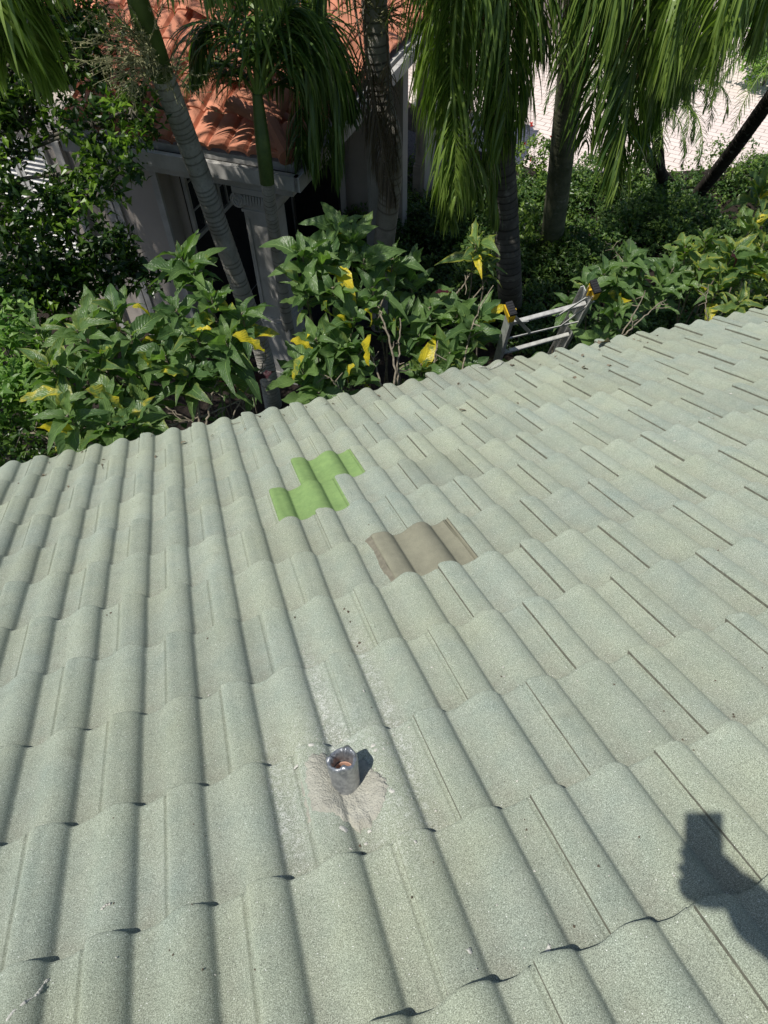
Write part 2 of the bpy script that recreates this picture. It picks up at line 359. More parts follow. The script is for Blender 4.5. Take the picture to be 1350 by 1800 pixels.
for (rj, mname, nm, lab) in (((6, 5), 'green', 'roof_tile', 'bright green painted tile, the one nearer the eave'), ((5, 4), 'green', 'roof_tile', 'bright green painted tile, the one nearer the pipe'), ((3, 6), 'brown', 'roof_tile', 'bare brown concrete replacement tile')):
    mb = MB(); tile_mesh(mb, rj[0], rj[1], 1, 0.0045 if rj == (5, 4) else .0015, 0, 8, (0, 0), .0005)
    if mname == 'brown':
        # rough mortar bed at its left edge and interlock ribs at its right edge
        u0 = rj[1] + DJ
        vs = np.linspace(rj[0] + .02, rj[0] + 1.0, 26); L = []
        for k_, uo in enumerate((-.15, -.12, -.07, -.03, .01)):
            for v in vs: L.append((((u0 + uo + rs.normal(0, .003) + .02 * math.sin(v * 9)) * PU), v * PV, PROF(u0 + uo) + STEP * (v - rj[0]) + (.0, .0035, .006, .004, .006)[k_] - .003 + rs.normal(0, .0009)))
        n = len(vs); mb.add(L, [[a * n + b, (a + 1) * n + b, (a + 1) * n + b + 1, a * n + b + 1] for a in range(4) for b in range(n - 1)], mi=1)
        for uo in (1.90, 1.945):
            a = V((u0 + uo) * PU, (rj[0] + .02) * PV, PROF(u0 + uo) + .0005); b = V((u0 + uo) * PU, (rj[0] + .99) * PV, PROF(u0 + uo) + .0005 + STEP)
            mb.bar(a, b, .0025, .003)
    tag(mb.build(nm, [M[mname], M['bed']] if mname == 'brown' else M[mname], roof, smooth=True, attr=True), lab)
# eave board and the house wall under the roof
mb = MB(); ye = VE * PV - .06; x0, x1 = -21 * PU, 44 * PU
mb.box(((x0 + x1) / 2, ye - .02, -.085), (x1 - x0, .03, .15)); mb.build('fascia', M['white'], roof)
mb = MB(); mb.box(((x0 + x1) / 2, (ye - 9 * PV) / 2 - .05, -.045), (x1 - x0, ye + 9 * PV, .02)); mb.build('roof_deck', M['stem'], roof)
hw = thing('house_wall', 'cream stucco wall under the eave of the sage green roof', 'wall')
mb = MB(); mb.box((1.7, .1, 1.35), (9.4, 5.0, 2.7)); mb.build('wall', M['stucco'], hw)

# ------------------------------------------------------------------ vent pipe
vp = rooft('vent_pipe', 'short grey lead-wrapped vent pipe standing in a mortar patch on the green roof', 'pipe')
def HT(x, y):
    u = x / PU; v = y / PV; r = math.floor(v); return float(PROF(np.array([u]))[0]) + STEP * (v - r)
c0 = V(.612, .190, 0.008); c1 = V(.6145, .184, .098); ax = (c1 - c0) / np.linalg.norm(c1 - c0)
nA, rings = 48, []
a_ = np.arange(nA) * 2 * np.pi / nA
prof = [(-.03, .0320, 0), (0, .0320, 0), (.25, .0322, 0), (.5, .0328, 0), (.75, .0338, 0), (.90, .0345, 0), (.97, .0350, .001), (1.02, .0340, .003), (1.04, .0312, .004), (1.03, .0280, .003), (.97, .0255, 0), (.90, .0240, 0), (.70, .0225, 0), (.4, .0220, 0), (.2, .0215, 0)]
vv, cc = [], []
for t_, rad, z_ in prof:
    for a in a_:
        folds = 0; lift = 0
        if t_ >= .75:
            for fa, am in ((2.75, .9), (.95, 1.15), (4.65, .8), (5.9, .3)):
                dd = abs((a - fa + math.pi) % (2 * math.pi) - math.pi); g = math.exp(-(dd / .26) ** 2) * am
                lift += g * .0070 * min(1, (t_ - .75) * 4); folds += g * (-.0065 if rad < .0315 else .0012)
            folds += .0006 * math.sin(a * 5 + 1) + .0003 * math.sin(a * 11)
        folds += .0007 * math.sin(a * 3 + t_ * 5) + .0004 * math.sin(a * 7 - t_ * 9)
        p = c0 + ax * ((.09 * t_) + lift) + V(math.cos(a), math.sin(a), 0) * (rad + folds) + V(0, 0, z_ * 1.0)
        vv.append(p); cc.append((1, 1 if t_ < .22 else .3, 0, 1))
mb = MB(); n = nA; mb.add(vv, [[i * n + k, i * n + (k + 1) % n, (i + 1) * n + (k + 1) % n, (i + 1) * n + k] for i in range(len(prof) - 1) for k in range(n)], np.array(cc))
mb.build('lead_sleeve', M['lead'], vp, smooth=True, attr=True)
mb = MB(); q = [c0 + ax * .012, c0 + ax * .055]; mb.tube([c0 + ax * .012, c0 + ax * .035, c0 + ax * .064], .0205, 32, cap=False)
mb.tube([c0 + ax * .064, c0 + ax * .0635], [.0205, .0180], 32, cap=False); mb.tube([c0 + ax * .0635, c0 + ax * .03], .0180, 32, cap=False); mb.tube([c0 + ax * .028, c0 + ax * .032], .0185, 24)
mb.build('inner_pipe', M['pvc'], vp, smooth=True)
# mortar patch, draped over the tiles
out = [(-.083, .085), (-.045, .105), (.0, .09), (.05, .058), (.072, .005), (.09, -.03), (.092, -.062), (.068, -.09), (.052, -.118), (.018, -.128), (-.004, -.132), (-.02, -.108), (-.05, -.082), (-.07, -.078), (-.098, -.072), (-.100, .0)]
oa = np.array([math.atan2(y, x) for x, y in out]); orr = np.array([math.hypot(x, y) for x, y in out]); o_ = np.argsort(oa); oa, orr = oa[o_], orr[o_]
oa3 = np.concatenate([oa - 2 * np.pi, oa, oa + 2 * np.pi]); or3 = np.tile(orr, 3)
NA, NR = 220, 26; vv = []; wob = rs.normal(0, 1, NA); wob = np.convolve(np.tile(wob, 3), np.ones(3) / 3, 'same')[NA:2 * NA]
nz = rs.normal(0, 1, (NR, NA)); nz = (nz + np.roll(nz, 1, 1) + np.roll(nz, -1, 1) + np.roll(nz, 1, 0)) / 4; nz2 = np.repeat(np.repeat(rs.normal(0, 1, (NR // 2 + 1, NA // 4 + 1)), 2, 0), 4, 1)[:NR, :NA]
for i in range(NR):
    for k in range(NA):
        a = -math.pi + k * 2 * math.pi / NA; R_ = float(np.interp(a, oa3, or3)) * (.95 + .06 * wob[k]); f = .02 + (R_ - .02) * i / (NR - 1)
        x = c0[0] + f * math.cos(a); y = c0[1] + f * math.sin(a)
        e = 1 - (i / (NR - 1)) ** 9; base = HT(x, y)
        sm = max(base, .010 + .008 * (1 - i / NR)) * .75 + base * .25
        z = base * (1 - e) + sm * e + .0085 * e - .004 * (1 - e) + (nz[i, k] * .0010 + nz2[i, k] * .0007) * (.3 + .7 * i / NR)
        if i == NR - 1: z = base - .006
        vv.append((x, y, z))
mb = MB(); mb.add(vv, [[i * NA + k, i * NA + (k + 1) % NA, (i + 1) * NA + (k + 1) % NA, (i + 1) * NA + k] for i in range(NR - 1) for k in range(NA)])
mb.build('mortar_patch', M['mortar'], vp, smooth=True)
#PART_B
# ------------------------------------------------------------------ neighbouring house
E1 = V(.78, -.6258, 0); E2 = V(.6258, .78, 0); NO = V(1.19, 6.64, 0); NROT = math.atan2(E1[1], E1[0])
def nb(a, b, z): return NO + E1 * a + E2 * b + V(0, 0, z)
house = thing('neighbour_house', 'neighbouring house with orange barrel tile roof, white gutter and shaded porch', 'house', NO, NROT)
def hbox(mb, a0, a1, b0, b1, z0, z1): mb.box(((a0 + a1) / 2, (b0 + b1) / 2, (z0 + z1) / 2), (a1 - a0, b1 - b0, z1 - z0))
# barrel tile roof: two planes meeting at a hip
def barrel(mb, u0, u1, b1, f, rev=False):
    pr, pc = .21, .36; us = np.arange(u0, u1, pr / 10); nb_ = int(b1 / pc) + 1
    for r in range(nb_):
        jit = rs.normal(0, .004, 400); tn = np.clip(rs.normal(1, .10, 400), .7, 1.2)
        vs = np.array([0, .012, .15, .26, pc + .01]); dz = np.array([-.006, .0, -.010, -.018, -.026]) + .034
        zz = []; tt = []
        ph_ = (us / pr) % 1.; idx = (np.floor(us / pr).astype(int)) % 400
        hh = .062 * np.sqrt(np.clip(1 - (2 * (ph_ - .5) / .9) ** 2, 0, 1)) + .012 * np.abs(np.cos(ph_ * np.pi)) ** 2
        pts = np.array([[f(u_, r * pc + v_ + jit[idx[k]] , hh[k] * (1 if True else 0) + dz[i]) for k, u_ in enumerate(us)] for i, v_ in enumerate(vs)])
        lo = np.array([f(u_, r * pc, hh[k] - .02 + jit[idx[k]]) for k, u_ in enumerate(us)])
        pts = np.concatenate([lo[None], pts], 0)
        n = len(us); col = np.ones((6, n, 4)); col[..., 0] = tn[idx][None, :]
        F = []
        for i in range(5):
            for k in range(n - 1):
                c = (us[k] + us[k + 1]) / 2; bb = r * pc
                if rev is None or inside(c, bb, rev): F.append([i * n + k, i * n + k + 1, (i + 1) * n + k + 1, (i + 1) * n + k])
        if F: mb.add(pts.reshape(-1, 3), F, col.reshape(-1, 4))
def inside(c, b, side):
    return (c < -b + .15) if side == 0 else (c > b - .15)
ZR, SL = 2.84, .42
mb = MB()
barrel(mb, -2.55, .02, 2.5, lambda a, b, h: (a, b - h * .38, ZR + SL * b + h * .92), 0)
barrel(mb, -.02, 7.0, 2.6, lambda c, b, h: (-b + h * .38, c, ZR + SL * b + h * .92), 1)
barrel(mb, -6.6, -2.5, 3.4, lambda a, b, h: (a, b + 1.3 - h * .38, ZR + .35 + SL * b + h * .92), None)
hip = [(-t, t, ZR + SL * t + .05) for t in np.linspace(0, 2.5, 14)]
mb.tube(hip, .085, 10)
mb.build('roof', M['terra'], house, smooth=False, attr=True)
mb = MB()
for k in range(2):
    pass
g = mb; hbox(g, -2.5, .12, -.10, .02, 2.64, 2.74); hbox(g, .0, .12, .02, 6.9, 2.60, 2.74); hbox(g, -6.6, -2.56, 1.18, 1.30, 2.95, 3.10)
for (a0, a1, b0, b1) in ((-2.5, .16, -.16, -.10), (.12, .18, -.16, 6.9)): hbox(g, a0, a1, b0, b1, 2.66, 2.80)
hbox(g, -2.5, .10, .02, .06, 2.66, 2.82); hbox(g, .04, .08, .06, 6.9, 2.66, 2.82)
g.build('gutter', M['trim'], house)
mb = MB(); hbox(mb, -2.5, .10, -.095, .015, 2.742, 2.748); hbox(mb, .085, .115, .03, 6.9, 2.742, 2.748); mb.build('gutter_shade', M['gutter'], house)  # flat dark strips painted in for the shade inside the open gutter
mb = MB()   # soffit and frieze
hbox(mb, -2.5, .0, .02, .30, 2.50, 2.60); hbox(mb, -.28, -.0, .30, 6.8, 2.50, 2.60); hbox(mb, -2.5, -.28, .30, 6.8, 2.58, 2.62)
mb.build('soffit', M['trim'], house)
mb = MB()   # walls
hbox(mb, -2.47, -1.78, .30, .50, 0, 2.5); hbox(mb, -6.6, -2.471, .34, .50, 0, 2.50); hbox(mb, -6.6, -2.56, 1.45, 1.60, 2.3, 3.1)
hbox(mb, -2.6, -.9, 3.1, 3.3, 0, 2.58); hbox(mb, -1.78, -1.66, .50, 3.1, 0, 2.5)
hbox(mb, -.05, .02, 4.2, 6.8, 0, 2.5); hbox(mb, -1.2, -.05, 3.4, 3.6, 0, 2.5)
mb.build('wall', M['stucco'], house)
mb = MB(); hbox(mb, -6.6, -2.49, .3, 1.45, 2.50, 2.56); mb.build('ledge', M['stucco'], house)
mb = MB()
for a in (-2.55, -3.02): hbox(mb, a - .05, a + .05, .27, .338, 0, 2.495)
hbox(mb, -1.85, -1.77, .262, .298, 0, 2.48); hbox(mb, -2.48, -2.40, .27, .298, 0, 2.48)
mb.build('trim', M['trim'], house)
mb = MB(); hbox(mb, -1.66, -.1, .5, 6.0, .02, .10); mb.build('porch_floor', M['dark'], house)  # floor coloured near black to stand for the porch shade
mb = MB(); hbox(mb, -1.62, -.9, 3.04, 3.096, .1, 2.5); mb.build('porch_back_shade', M['dark'], house)  # dark sheet before the back wall, standing in for shade
# windows with white bars
def window(a0, a1, b, z0, z1, nx, nz, side=None):
    fr = MB(); t = .035
    if side is None:
        hbox(fr, a0, a1, b - .05, b, z1 - .05, z1); hbox(fr, a0, a1, b - .05, b, z0, z0 + .05)
        hbox(fr, a0, a0 + .05, b - .05, b, z0 + .05, z1 - .05); hbox(fr, a1 - .05, a1, b - .05, b, z0 + .05, z1 - .05)
        for i in range(1, nx): x = a0 + (a1 - a0) * i / nx; hbox(fr, x - .012, x + .012, b - .038, b - .02, z0 + .05, z1 - .05)
        for i in range(1, nz): z = z0 + (z1 - z0) * i / nz; hbox(fr, a0 + .05, a1 - .05, b - .034, b - .022, z - .012, z + .012)
        pn = MB(); hbox(pn, a0 + .05, a1 - .05, b - .018, b - .008, z0 + .05, z1 - .05)
    o = fr.build('window', M['trim'], house); pn.build('pane', M['glass'], o)
def side_window(b0, b1, z0, z1, ny, nz):
    a = -1.655; fr = MB(); hbox(fr, a, a + .045, b0, b1, z1 - .05, z1); hbox(fr, a, a + .045, b0, b1, z0, z0 + .05); hbox(fr, a, a + .045, b0, b0 + .045, z0 + .05, z1 - .05); hbox(fr, a, a + .045, b1 - .045, b1, z0 + .05, z1 - .05)
    for i in range(1, ny): y = b0 + (b1 - b0) * i / ny; hbox(fr, a + .012, a + .034, y - .009, y + .009, z0 + .05, z1 - .05)
    for i in range(1, nz): z = z0 + (z1 - z0) * i / nz; hbox(fr, a + .014, a + .030, b0 + .045, b1 - .045, z - .009, z + .009)
    pn = MB(); hbox(pn, a + .002, a + .010, b0 + .045, b1 - .045, z0 + .05, z1 - .05); o = fr.build('window', M['trim'], house); pn.build('pane', M['glass'], o)
side_window(.52, 1.02, 1.45, 2.44, 2, 3); side_window(1.12, 1.72, 1.45, 2.44, 3, 3)
mb = MB(); hbox(mb, -1.659, -1.656, .51, 3.0, .12, 2.57); mb.build('porch_shade_panel', M['dark'], house)  # dark sheet over the side wall, added as painted porch shade
mb = MB(); hbox(mb, -.95, -.55, 1.3, 1.34, .45, .95); 
for a in (-.95, -.57): hbox(mb, a, a + .03, .95, 1.30, .10, .50)
mb.build('porch_chair', M['gutter'], house)
# louvred shutters on the left wall
for a0 in (-4.18, -3.70):
    mb = MB(); hbox(mb, a0, a0 + .05, .29, .338, .9, 2.42); hbox(mb, a0 + .40, a0 + .45, .29, .338, .9, 2.42)
    for z in (.9, 1.62, 2.36): hbox(mb, a0 + .05, a0 + .40, .29, .338, z, z + .06)
    for k in range(24):
        z = .975 + k * .058
        if abs(z - 1.65) > .05 and z < 2.35:
            th = .6; mb.box((a0 + .225, .312, z), (.35, .052, .008), R=np.array([[1, 0, 0], [0, math.cos(th), math.sin(th)], [0, -math.sin(th), math.cos(th)]]))
    mb.build('shutter', M['white'], house)
mb = MB(); c = V(-3.05, .19, 1.78); mb.tube([c + V(0, .14, .0), c + V(0, 0, -.01), c + V(0, -.06, -.02)], [.085, .10, .085], 18); mb.tube([c + V(0, -.061, -.02), c + V(0, -.075, -.022)], [.05, .045], 14)
mb.build('wall_lamp', M['stucco'], house, smooth=False)
# porch column with scroll capital on a pedestal
def column(a, b, wd, z0, zt, ped, cap):
    mb = MB(); mb.box((a, b, (ped + zt) / 2), (wd, wd, zt - ped)); 
    for sx in (-1, 1):
        mb.box((a + sx * wd * .36, b - wd / 2 - .006, (ped + zt - .28) / 2 + .05), (.018, .012, zt - ped - .50))
    mb.box((a, b, ped / 2), (wd * 1.28, wd * 1.28, ped - .04)); mb.box((a, b, ped - .01), (wd * 1.16, wd * 1.16, .06)); mb.box((a, b, .08), (wd * 1.4, wd * 1.4, .14))
    o = mb.build('column', M['trim'], house)
    if cap:
        mb = MB(); mb.box((a, b, zt - .03), (wd * 1.42, wd * 1.35, .06)); mb.box((a, b, zt - .26), (wd * 1.10, wd * 1.10, .03))
        for sx in (-1, 1):
            c = V(a + sx * wd * .60, b, zt - .145); mb.tube([c - V(0, wd * .62, 0), c + V(0, wd * .62, 0)], .082, 18)
            sp = [c + V(math.cos(t) * .075 * (1 - t / 16) * sx, -wd * .63, math.sin(t) * .075 * (1 - t / 16)) for t in np.linspace(0, 13, 40)]; mb.tube(sp, .009, 5)
        for k in range(7): mb.box((a + (k - 3) * wd * .105, b - wd * .56, zt - .13), (.028, .05, .10), taper=.6)
        mb.build('capital', M['trim'], o, smooth=False)
column(-.465, .22, .31, 0, 2.50, .92, True)
column(-.14, 2.62, .19, 0, 2.50, .75, False)
column(-.14, 4.6, .19, 0, 2.50, .75, False)

# second building by the driveway
gar = thing('garage_building', 'white garage wall at the top of the photo beside the pink paved driveway', 'building', (0, 0, 0))
mb = MB(); mb.box((6.2, 20.2, 1.6), (6.8, 7.4, 3.2)); mb.build('wall', M['stucco'], gar)
mb = MB(); mb.box((6.2, 20.2, 3.27), (7.3, 7.9, .12)); mb.build('roof_edge', M['white'], gar)
mb = MB(); mb.box((6.2, 16.47, 1.15), (2.6, .05, 2.2)); 
for z in (.6, 1.15, 1.7): mb.box((6.2, 16.44, z), (2.6, .02, .03))
mb.build('garage_door', M['white'], gar)

# ------------------------------------------------------------------ ladder
LT = PY(896, 549, 3.56); DN = ray(761, 1030); DN /= np.linalg.norm(DN); RT = PZ(1044, 510, LT[2]); AC = RT - LT; LW = np.linalg.norm(AC); AC /= LW
NRM = np.cross(AC, DN); NRM /= np.linalg.norm(NRM)
if NRM[1] > 0: NRM = -NRM
lad = thing('ladder', 'weathered aluminium ladder with yellow and black feet leaning at the roof edge', 'ladder', LT)
def lp(x, y, off=0.): r = ray(x, y); return CAM + r * (np.dot(LT - CAM, NRM) / np.dot(r, NRM)) - LT + NRM * off
LL = V(0, 0, 0); LR = AC * LW; LB = min(3.35, (LT[2] - .05) / -DN[2])
def channel(mb, a, b, face, depth, th, wd):   # open channel rail
    fd = face / np.linalg.norm(face); d = (b - a) / np.linalg.norm(b - a); sd = np.cross(d, fd)
    mb.bar(a, b, wd, th, up=fd)
    for s in (-1, 1):
        o = sd * s * (wd / 2 - th / 2) - fd * (depth / 2); mb.bar(a + o, b + o, th, depth - .001, up=fd)
for nm, pt, sg in (('rail', LL, 1), ('rail', LR, -1)):
    mb = MB(); channel(mb, pt, pt + DN * LB, -AC * sg, .028, .004, .085)
    if sg < 0:
        o = AC * .006 - NRM * .080 + DN * .17; channel(mb, pt + o, pt + o + DN * (LB - .25), AC, .026, .004, .070)
    mb.build(nm, M['alu'], lad)
def lbar(name, p, q, w_, t_, off): mb = MB(); a, b = lp(*p, off), lp(*q, off); mb.bar(a, b, w_, t_, up=NRM); return mb
rungs = [((899, 567), (1022, 543)), ((889, 617), (985, 597))]
def rung(a, b):
    mb = MB(); mb.bar(a, b, .034, .026, up=NRM); 
    for k in range(5): o = DN * (-.014 + .007 * k) + NRM * .0145; mb.bar(a + o, b + o, .002, .003, up=NRM)
    mb.build('rung', M['alu'], lad)
s1 = np.dot(lp(899, 567), DN); s2 = np.dot(lp(889, 617), DN)
k = s1
while k < LB - .1: rung(LL + DN * k + AC * .02, LR + DN * k - AC * .02); k += (s2 - s1)
for p, q in (((893, 589), (1020, 559)), ((901, 549), (929, 579)), ((1029, 517), (976, 551)), ((1041, 524), (986, 566)), ((898, 562), (925, 560))):
    mb = lbar('brace', p, q, .026, .006, .026); mb.build('brace', M['alu'], lad)
for pt, sg in ((LL, 1), (LR, -1)):
    mb = MB(); R_ = np.array([AC, DN, NRM])
    c = pt - DN * .0; mb.box(c + DN * .02, (.044, .085, .098), R=R_); mb.box(c - DN * .025 - AC * sg * .008, (.050, .045, .088), R=R_, taper=.8); mb.bar(c - DN * .03 + AC * sg * .03, c + DN * .07 + AC * sg * .026, .03, .012, up=NRM)
    o = mb.build('foot_bracket', M['yellow'], lad)
    mb = MB(); mb.box(c - DN * .060 + AC * sg * .004, (.052, .032, .096), R=R_); 
    for k in range(5): mb.box(c - DN * .0775 + NRM * (-.036 + .018 * k) + AC * sg * .004, (.048, .004, .010), R=R_)
    o2 = mb.build('rubber_foot', M['rubber'], lad); bv = o2.modifiers.new('b', 'BEVEL'); bv.width = .008; bv.segments = 3

# ------------------------------------------------------------------ vegetation tools
def frames(d, upref):
    d = d / np.linalg.norm(d, axis=1)[:, None]; x = np.cross(d, upref); n = np.linalg.norm(x, axis=1)
    x[n < 1e-3] = V(1, 0, 0); x /= np.linalg.norm(x, axis=1)[:, None]; return x, d, np.cross(x, d)
def put(mb, tv, tf, tuv, pos, X, Y, Z, sc_, col, mi=0):
    """instances of one template: tv (n,3) local across/along/up"""
    N = len(pos); n = len(tv); sc_ = np.asarray(sc_).reshape(N, -1)
    if sc_.shape[1] == 1: sc_ = np.repeat(sc_, 3, 1)
    L = tv[None] * sc_[:, None, :]
    v = pos[:, None, :] + L[..., 0:1] * X[:, None] + L[..., 1:2] * Y[:, None] + L[..., 2:3] * Z[:, None]
    f = (np.asarray(tf)[None] + (np.arange(N) * n)[:, None, None]).reshape(-1, len(tf[0]))
    c = np.repeat(col[:, None, :], n, 1).reshape(-1, 4)
    mb.add(v.reshape(-1, 3), f, c, np.tile(tuv, (N, 1)), mi)
def leaf_t(seg=7, w=.19, droop=.35, fold=.25, wave=.03, cols=4, seed=0, curl=0.):
    r_ = np.random.RandomState(seed); v, uv = [], []
    ph_ = r_.rand() * 6; ph2 = r_.rand() * 6; tw = r_.normal(0, .18)
    for i in range(seg + 1):
        t = i / seg; wd = w * (math.sin(math.pi * min(1, t ** .85 * .96 + .04)) ** .8) * (1 - .35 * t) * 1.2 if 0 < i < seg else .006
        y = t - .10 * t * t * droop; z0 = .25 * t - droop * t * t + curl * t ** 4
        for k in range(cols + 1):
            s = -1 + 2 * k / cols; x = s * wd * (1 + (.07 * math.sin(t * 47 + ph_) if abs(s) == 1 else 0))
            z = z0 + abs(s) ** 1.3 * wd * fold * 1.6 + wave * abs(s) ** 2 * (math.sin(t * 13 + (ph_ if s > 0 else ph2)) + .5 * math.sin(t * 31 + ph2)) * (1 if 0 < i < seg else 0) + tw * s * wd * t * 2
            v.append((x, y, z)); uv.append((k / cols, t))
    c = cols + 1; f = [[i * c + k, i * c + k + 1, (i + 1) * c + k + 1, (i + 1) * c + k] for i in range(seg) for k in range(cols)]
    return np.array(v), f, np.array(uv)
BL = [leaf_t(11, .172 + .020 * (k % 3), [.15, .35, .6, .9, .25, .5][k % 6], .3, [.04, .06, .03][k % 3], 4, k, [0, .1, -.2][k % 3]) for k in range(12)]
SLT = [leaf_t(2, .24, .3 + .3 * k, .3, 0, 2, k) for k in range(3)]
def rcol(n, lo=0, hi=1, g=None, b=None, p=1.):
    c = np.zeros((n, 4)); c[:, 0] = lo + (hi - lo) * rs.rand(n) ** p; c[:, 3] = 1
    if g is not None: c[:, 1] = g
    if b is not None: c[:, 2] = b
    return c
def rdir(n):
    a = rs.normal(0, 1, (n, 3)); return a / np.linalg.norm(a, axis=1)[:, None]

# ---- broad-leaved shrubs along the eave
def shrub(label, base, tips, leaf=.222, var=.15, yel=.03, stems_extra=(), low=True, sub=5):
    base = np.asarray(base, float); o = thing('broadleaf_shrub', label, 'shrub', base, group='broad leaved shrubs growing along the roof edge')
    st = MB(); lf = MB(); ylist = []
    for tp in tips:
        t_ = PY(*tp[:3]) - base; big = tp[3] if len(tp) > 3 else 1.
        b0 = V(rs.normal(0, .10), rs.normal(0, .08), 0); mid = b0 + (t_ - b0) * .55 + V(rs.normal(0, .10), rs.normal(0, .07), rs.normal(.1, .08))
        path = spline([b0, b0 + (t_ - b0) * .2 + V(0, 0, .25), mid, t_], 26)
        path[1:-1] += rs.normal(0, .006, (24, 3)); st.tube(path, np.linspace(.014, .005, 26), 6)
        ax_ = path[-1] - path[-4]; ax_ /= np.linalg.norm(ax_); ax_ = ax_ * .6 + V(0, 0, .5); ax_ /= np.linalg.norm(ax_)
        # whorl: leaves spiral down the stem tip
        n = rs.randint(12, 16); k = np.arange(n); ang = k * 2.399 + rs.rand() * 6; down = (k / n) ** 1.2 * .24 * big
        side = np.cross(ax_, V(.3, .2, 1)); side /= np.linalg.norm(side); sd2 = np.cross(ax_, side)
        rad = side[None] * np.cos(ang)[:, None] + sd2[None] * np.sin(ang)[:, None]
        lean = np.clip(1.15 - 1.05 * (k / n) + rs.normal(0, .2, n), -.25, 1.4)
        d = rad + ax_[None] * lean[:, None] + V(0, 0, -.05)[None] + rs.normal(0, .12, (n, 3))
        pos = path[-1][None] - ax_[None] * down[:, None] + rad * .012
        L = leaf * big * np.clip(rs.normal(1, .24, n), .5, 1.4) * np.where(k < 4, .55 + .14 * k, 1.)
        for q in range(n):
            T = BL[rs.randint(12)]; X, Y, Z = frames(d[q:q + 1], ax_[None] + rs.normal(0, .25, (1, 3)))
            if Z[0][2] < 0: X, Z = -X, -Z
            isy = rs.rand() < yel * (2.2 if k[q] > n * .55 else .3)
            c = rcol(1, 0, 1, g=(rs.uniform(.42, .66) if isy else max(0, rs.normal(.02, .09))), b=min(1, max(0, rs.normal(var, .25))))
            put(lf, *T, pos[q:q + 1], X, Y, Z, [L[q]], c)
            a, b = pos[q], pos[q] + Y[0] * L[q] * .03; st.tube([pos[q] - rad[q] * .012, b], .0022, 4, cap=False)
        # scattered leaves and side shoots lower down
        m_ = rs.randint(2, 6) if low else 2
        for q in range(m_):
            ii = rs.randint(13, 25); dd = rdir(1) * V(1, 1, .4)[None] + V(0, 0, .15)[None]; T = BL[rs.randint(12)]
            pp = path[ii] + rs.normal(0, .05, 3); X, Y, Z = frames(dd, V(0, 0, 1)[None] + rs.normal(0, .3, (1, 3)))
            if Z[0][2] < 0: X, Z = -X, -Z
            c = rcol(1, 0, .8, g=(rs.uniform(.4, .62) if rs.rand() < yel * 2 else 0), b=rs.rand() * var * 1.5)
            put(lf, *T, pp[None], X, Y, Z, [leaf * rs.uniform(.55, .95)], c); st.tube([path[ii], pp], .002, 4, cap=False)
    for ex in stems_extra:
        pts = [PY(*e) - base for e in ex[:-1]]; pth = spline(pts, 22); pth[1:] += rs.normal(0, .004, (21, 3)); st.tube(pth, np.linspace(ex[-1], ex[-1] * .45, 22), 6)
        for q in range(4):
            i = rs.randint(9, 20); e = pth[i] + rdir(1)[0] * rs.uniform(.05, .12); st.tube([pth[i], (pth[i] + e) / 2 + rs.normal(0, .006, 3), e], [ex[-1] * .6, ex[-1] * .5, ex[-1] * .35], 5)
    st.build('stems', M['stem'], o, smooth=True)
    lf.build('leaves', M['bigleaf'], o, smooth=True, attr=True, uv=True)
    return o
def accent(o, x, y, Y, dirpx, L, label, ti, col, mat='bigleaf', name='yellow_leaf', rollv=(0, 0, 1)):
    a = PY(x, y, Y); b = PY(dirpx[0], dirpx[1], Y + (dirpx[2] if len(dirpx) > 2 else 0)); mb = MB(); d = (b - a)[None]
    X, Y_, Z = frames(d, V(*rollv)[None]); base = np.array(o.location)
    vw = CAM - a
    if np.dot(Z[0], vw) < 0: X, Z = -X, -Z
    put(mb, *BL[ti], (a - base)[None], X, Y_, Z, [L], np.array([col])); q = mb.build(name, M[mat], o, smooth=True, attr=True, uv=True)
    return tag(q, label)

sA = shrub('bushy broad-leaved shrub at the left over the roof edge, with drooping blotched leaves', (-.75, 4.55, 0),
  [(135, 580, 4.1), (85, 640, 3.9), (175, 620, 3.95), (200, 545, 4.3), (240, 650, 3.9), (110, 720, 3.65, 1.15), (190, 700, 3.7), (60, 575, 4.3), (275, 585, 4.2), (255, 715, 3.75), (150, 660, 4.0), (165, 560, 4.4), (230, 590, 4.1), (118, 730, 3.42, 1.1), (190, 745, 3.40, .95), (235, 740, 3.38, .8)], yel=.015, var=.25,
  stems_extra=[((60, 800, 3.9), (45, 770, 3.9), (-10, 745, 4.0), .009), ((135, 800, 3.6), (70, 765, 3.7), (5, 760, 3.9), .008), ((240, 790, 3.7), (180, 770, 3.8), (150, 785, 3.9), .006), ((285, 760, 3.6), (215, 725, 3.8), (200, 680, 3.9), .008)])
sB = shrub('tall broad-leaved shrub in front of the dark porch opening, left of the column', (.15, 4.7, 0),
  [(335, 470, 4.35, 1.05), (318, 450, 4.5), (372, 520, 4.1), (310, 545, 4.1), (425, 550, 3.95, 1.05), (345, 590, 3.95), (398, 600, 3.85), (290, 625, 3.9), (330, 660, 3.8), (380, 655, 3.8, .8)], yel=.02, var=.1,
  stems_extra=[((345, 770, 3.6), (350, 730, 3.7), (335, 640, 3.85), .011), ((290, 750, 3.65), (345, 735, 3.75), (395, 715, 3.8), (455, 690, 3.85), .010), ((360, 760, 3.6), (372, 700, 3.7), (385, 660, 3.8), .009), ((405, 745, 3.7), (425, 700, 3.75), (463, 640, 3.9), (462, 600, 3.95), .006), ((260, 700, 3.8), (310, 725, 3.7), (345, 745, 3.65), .007)])
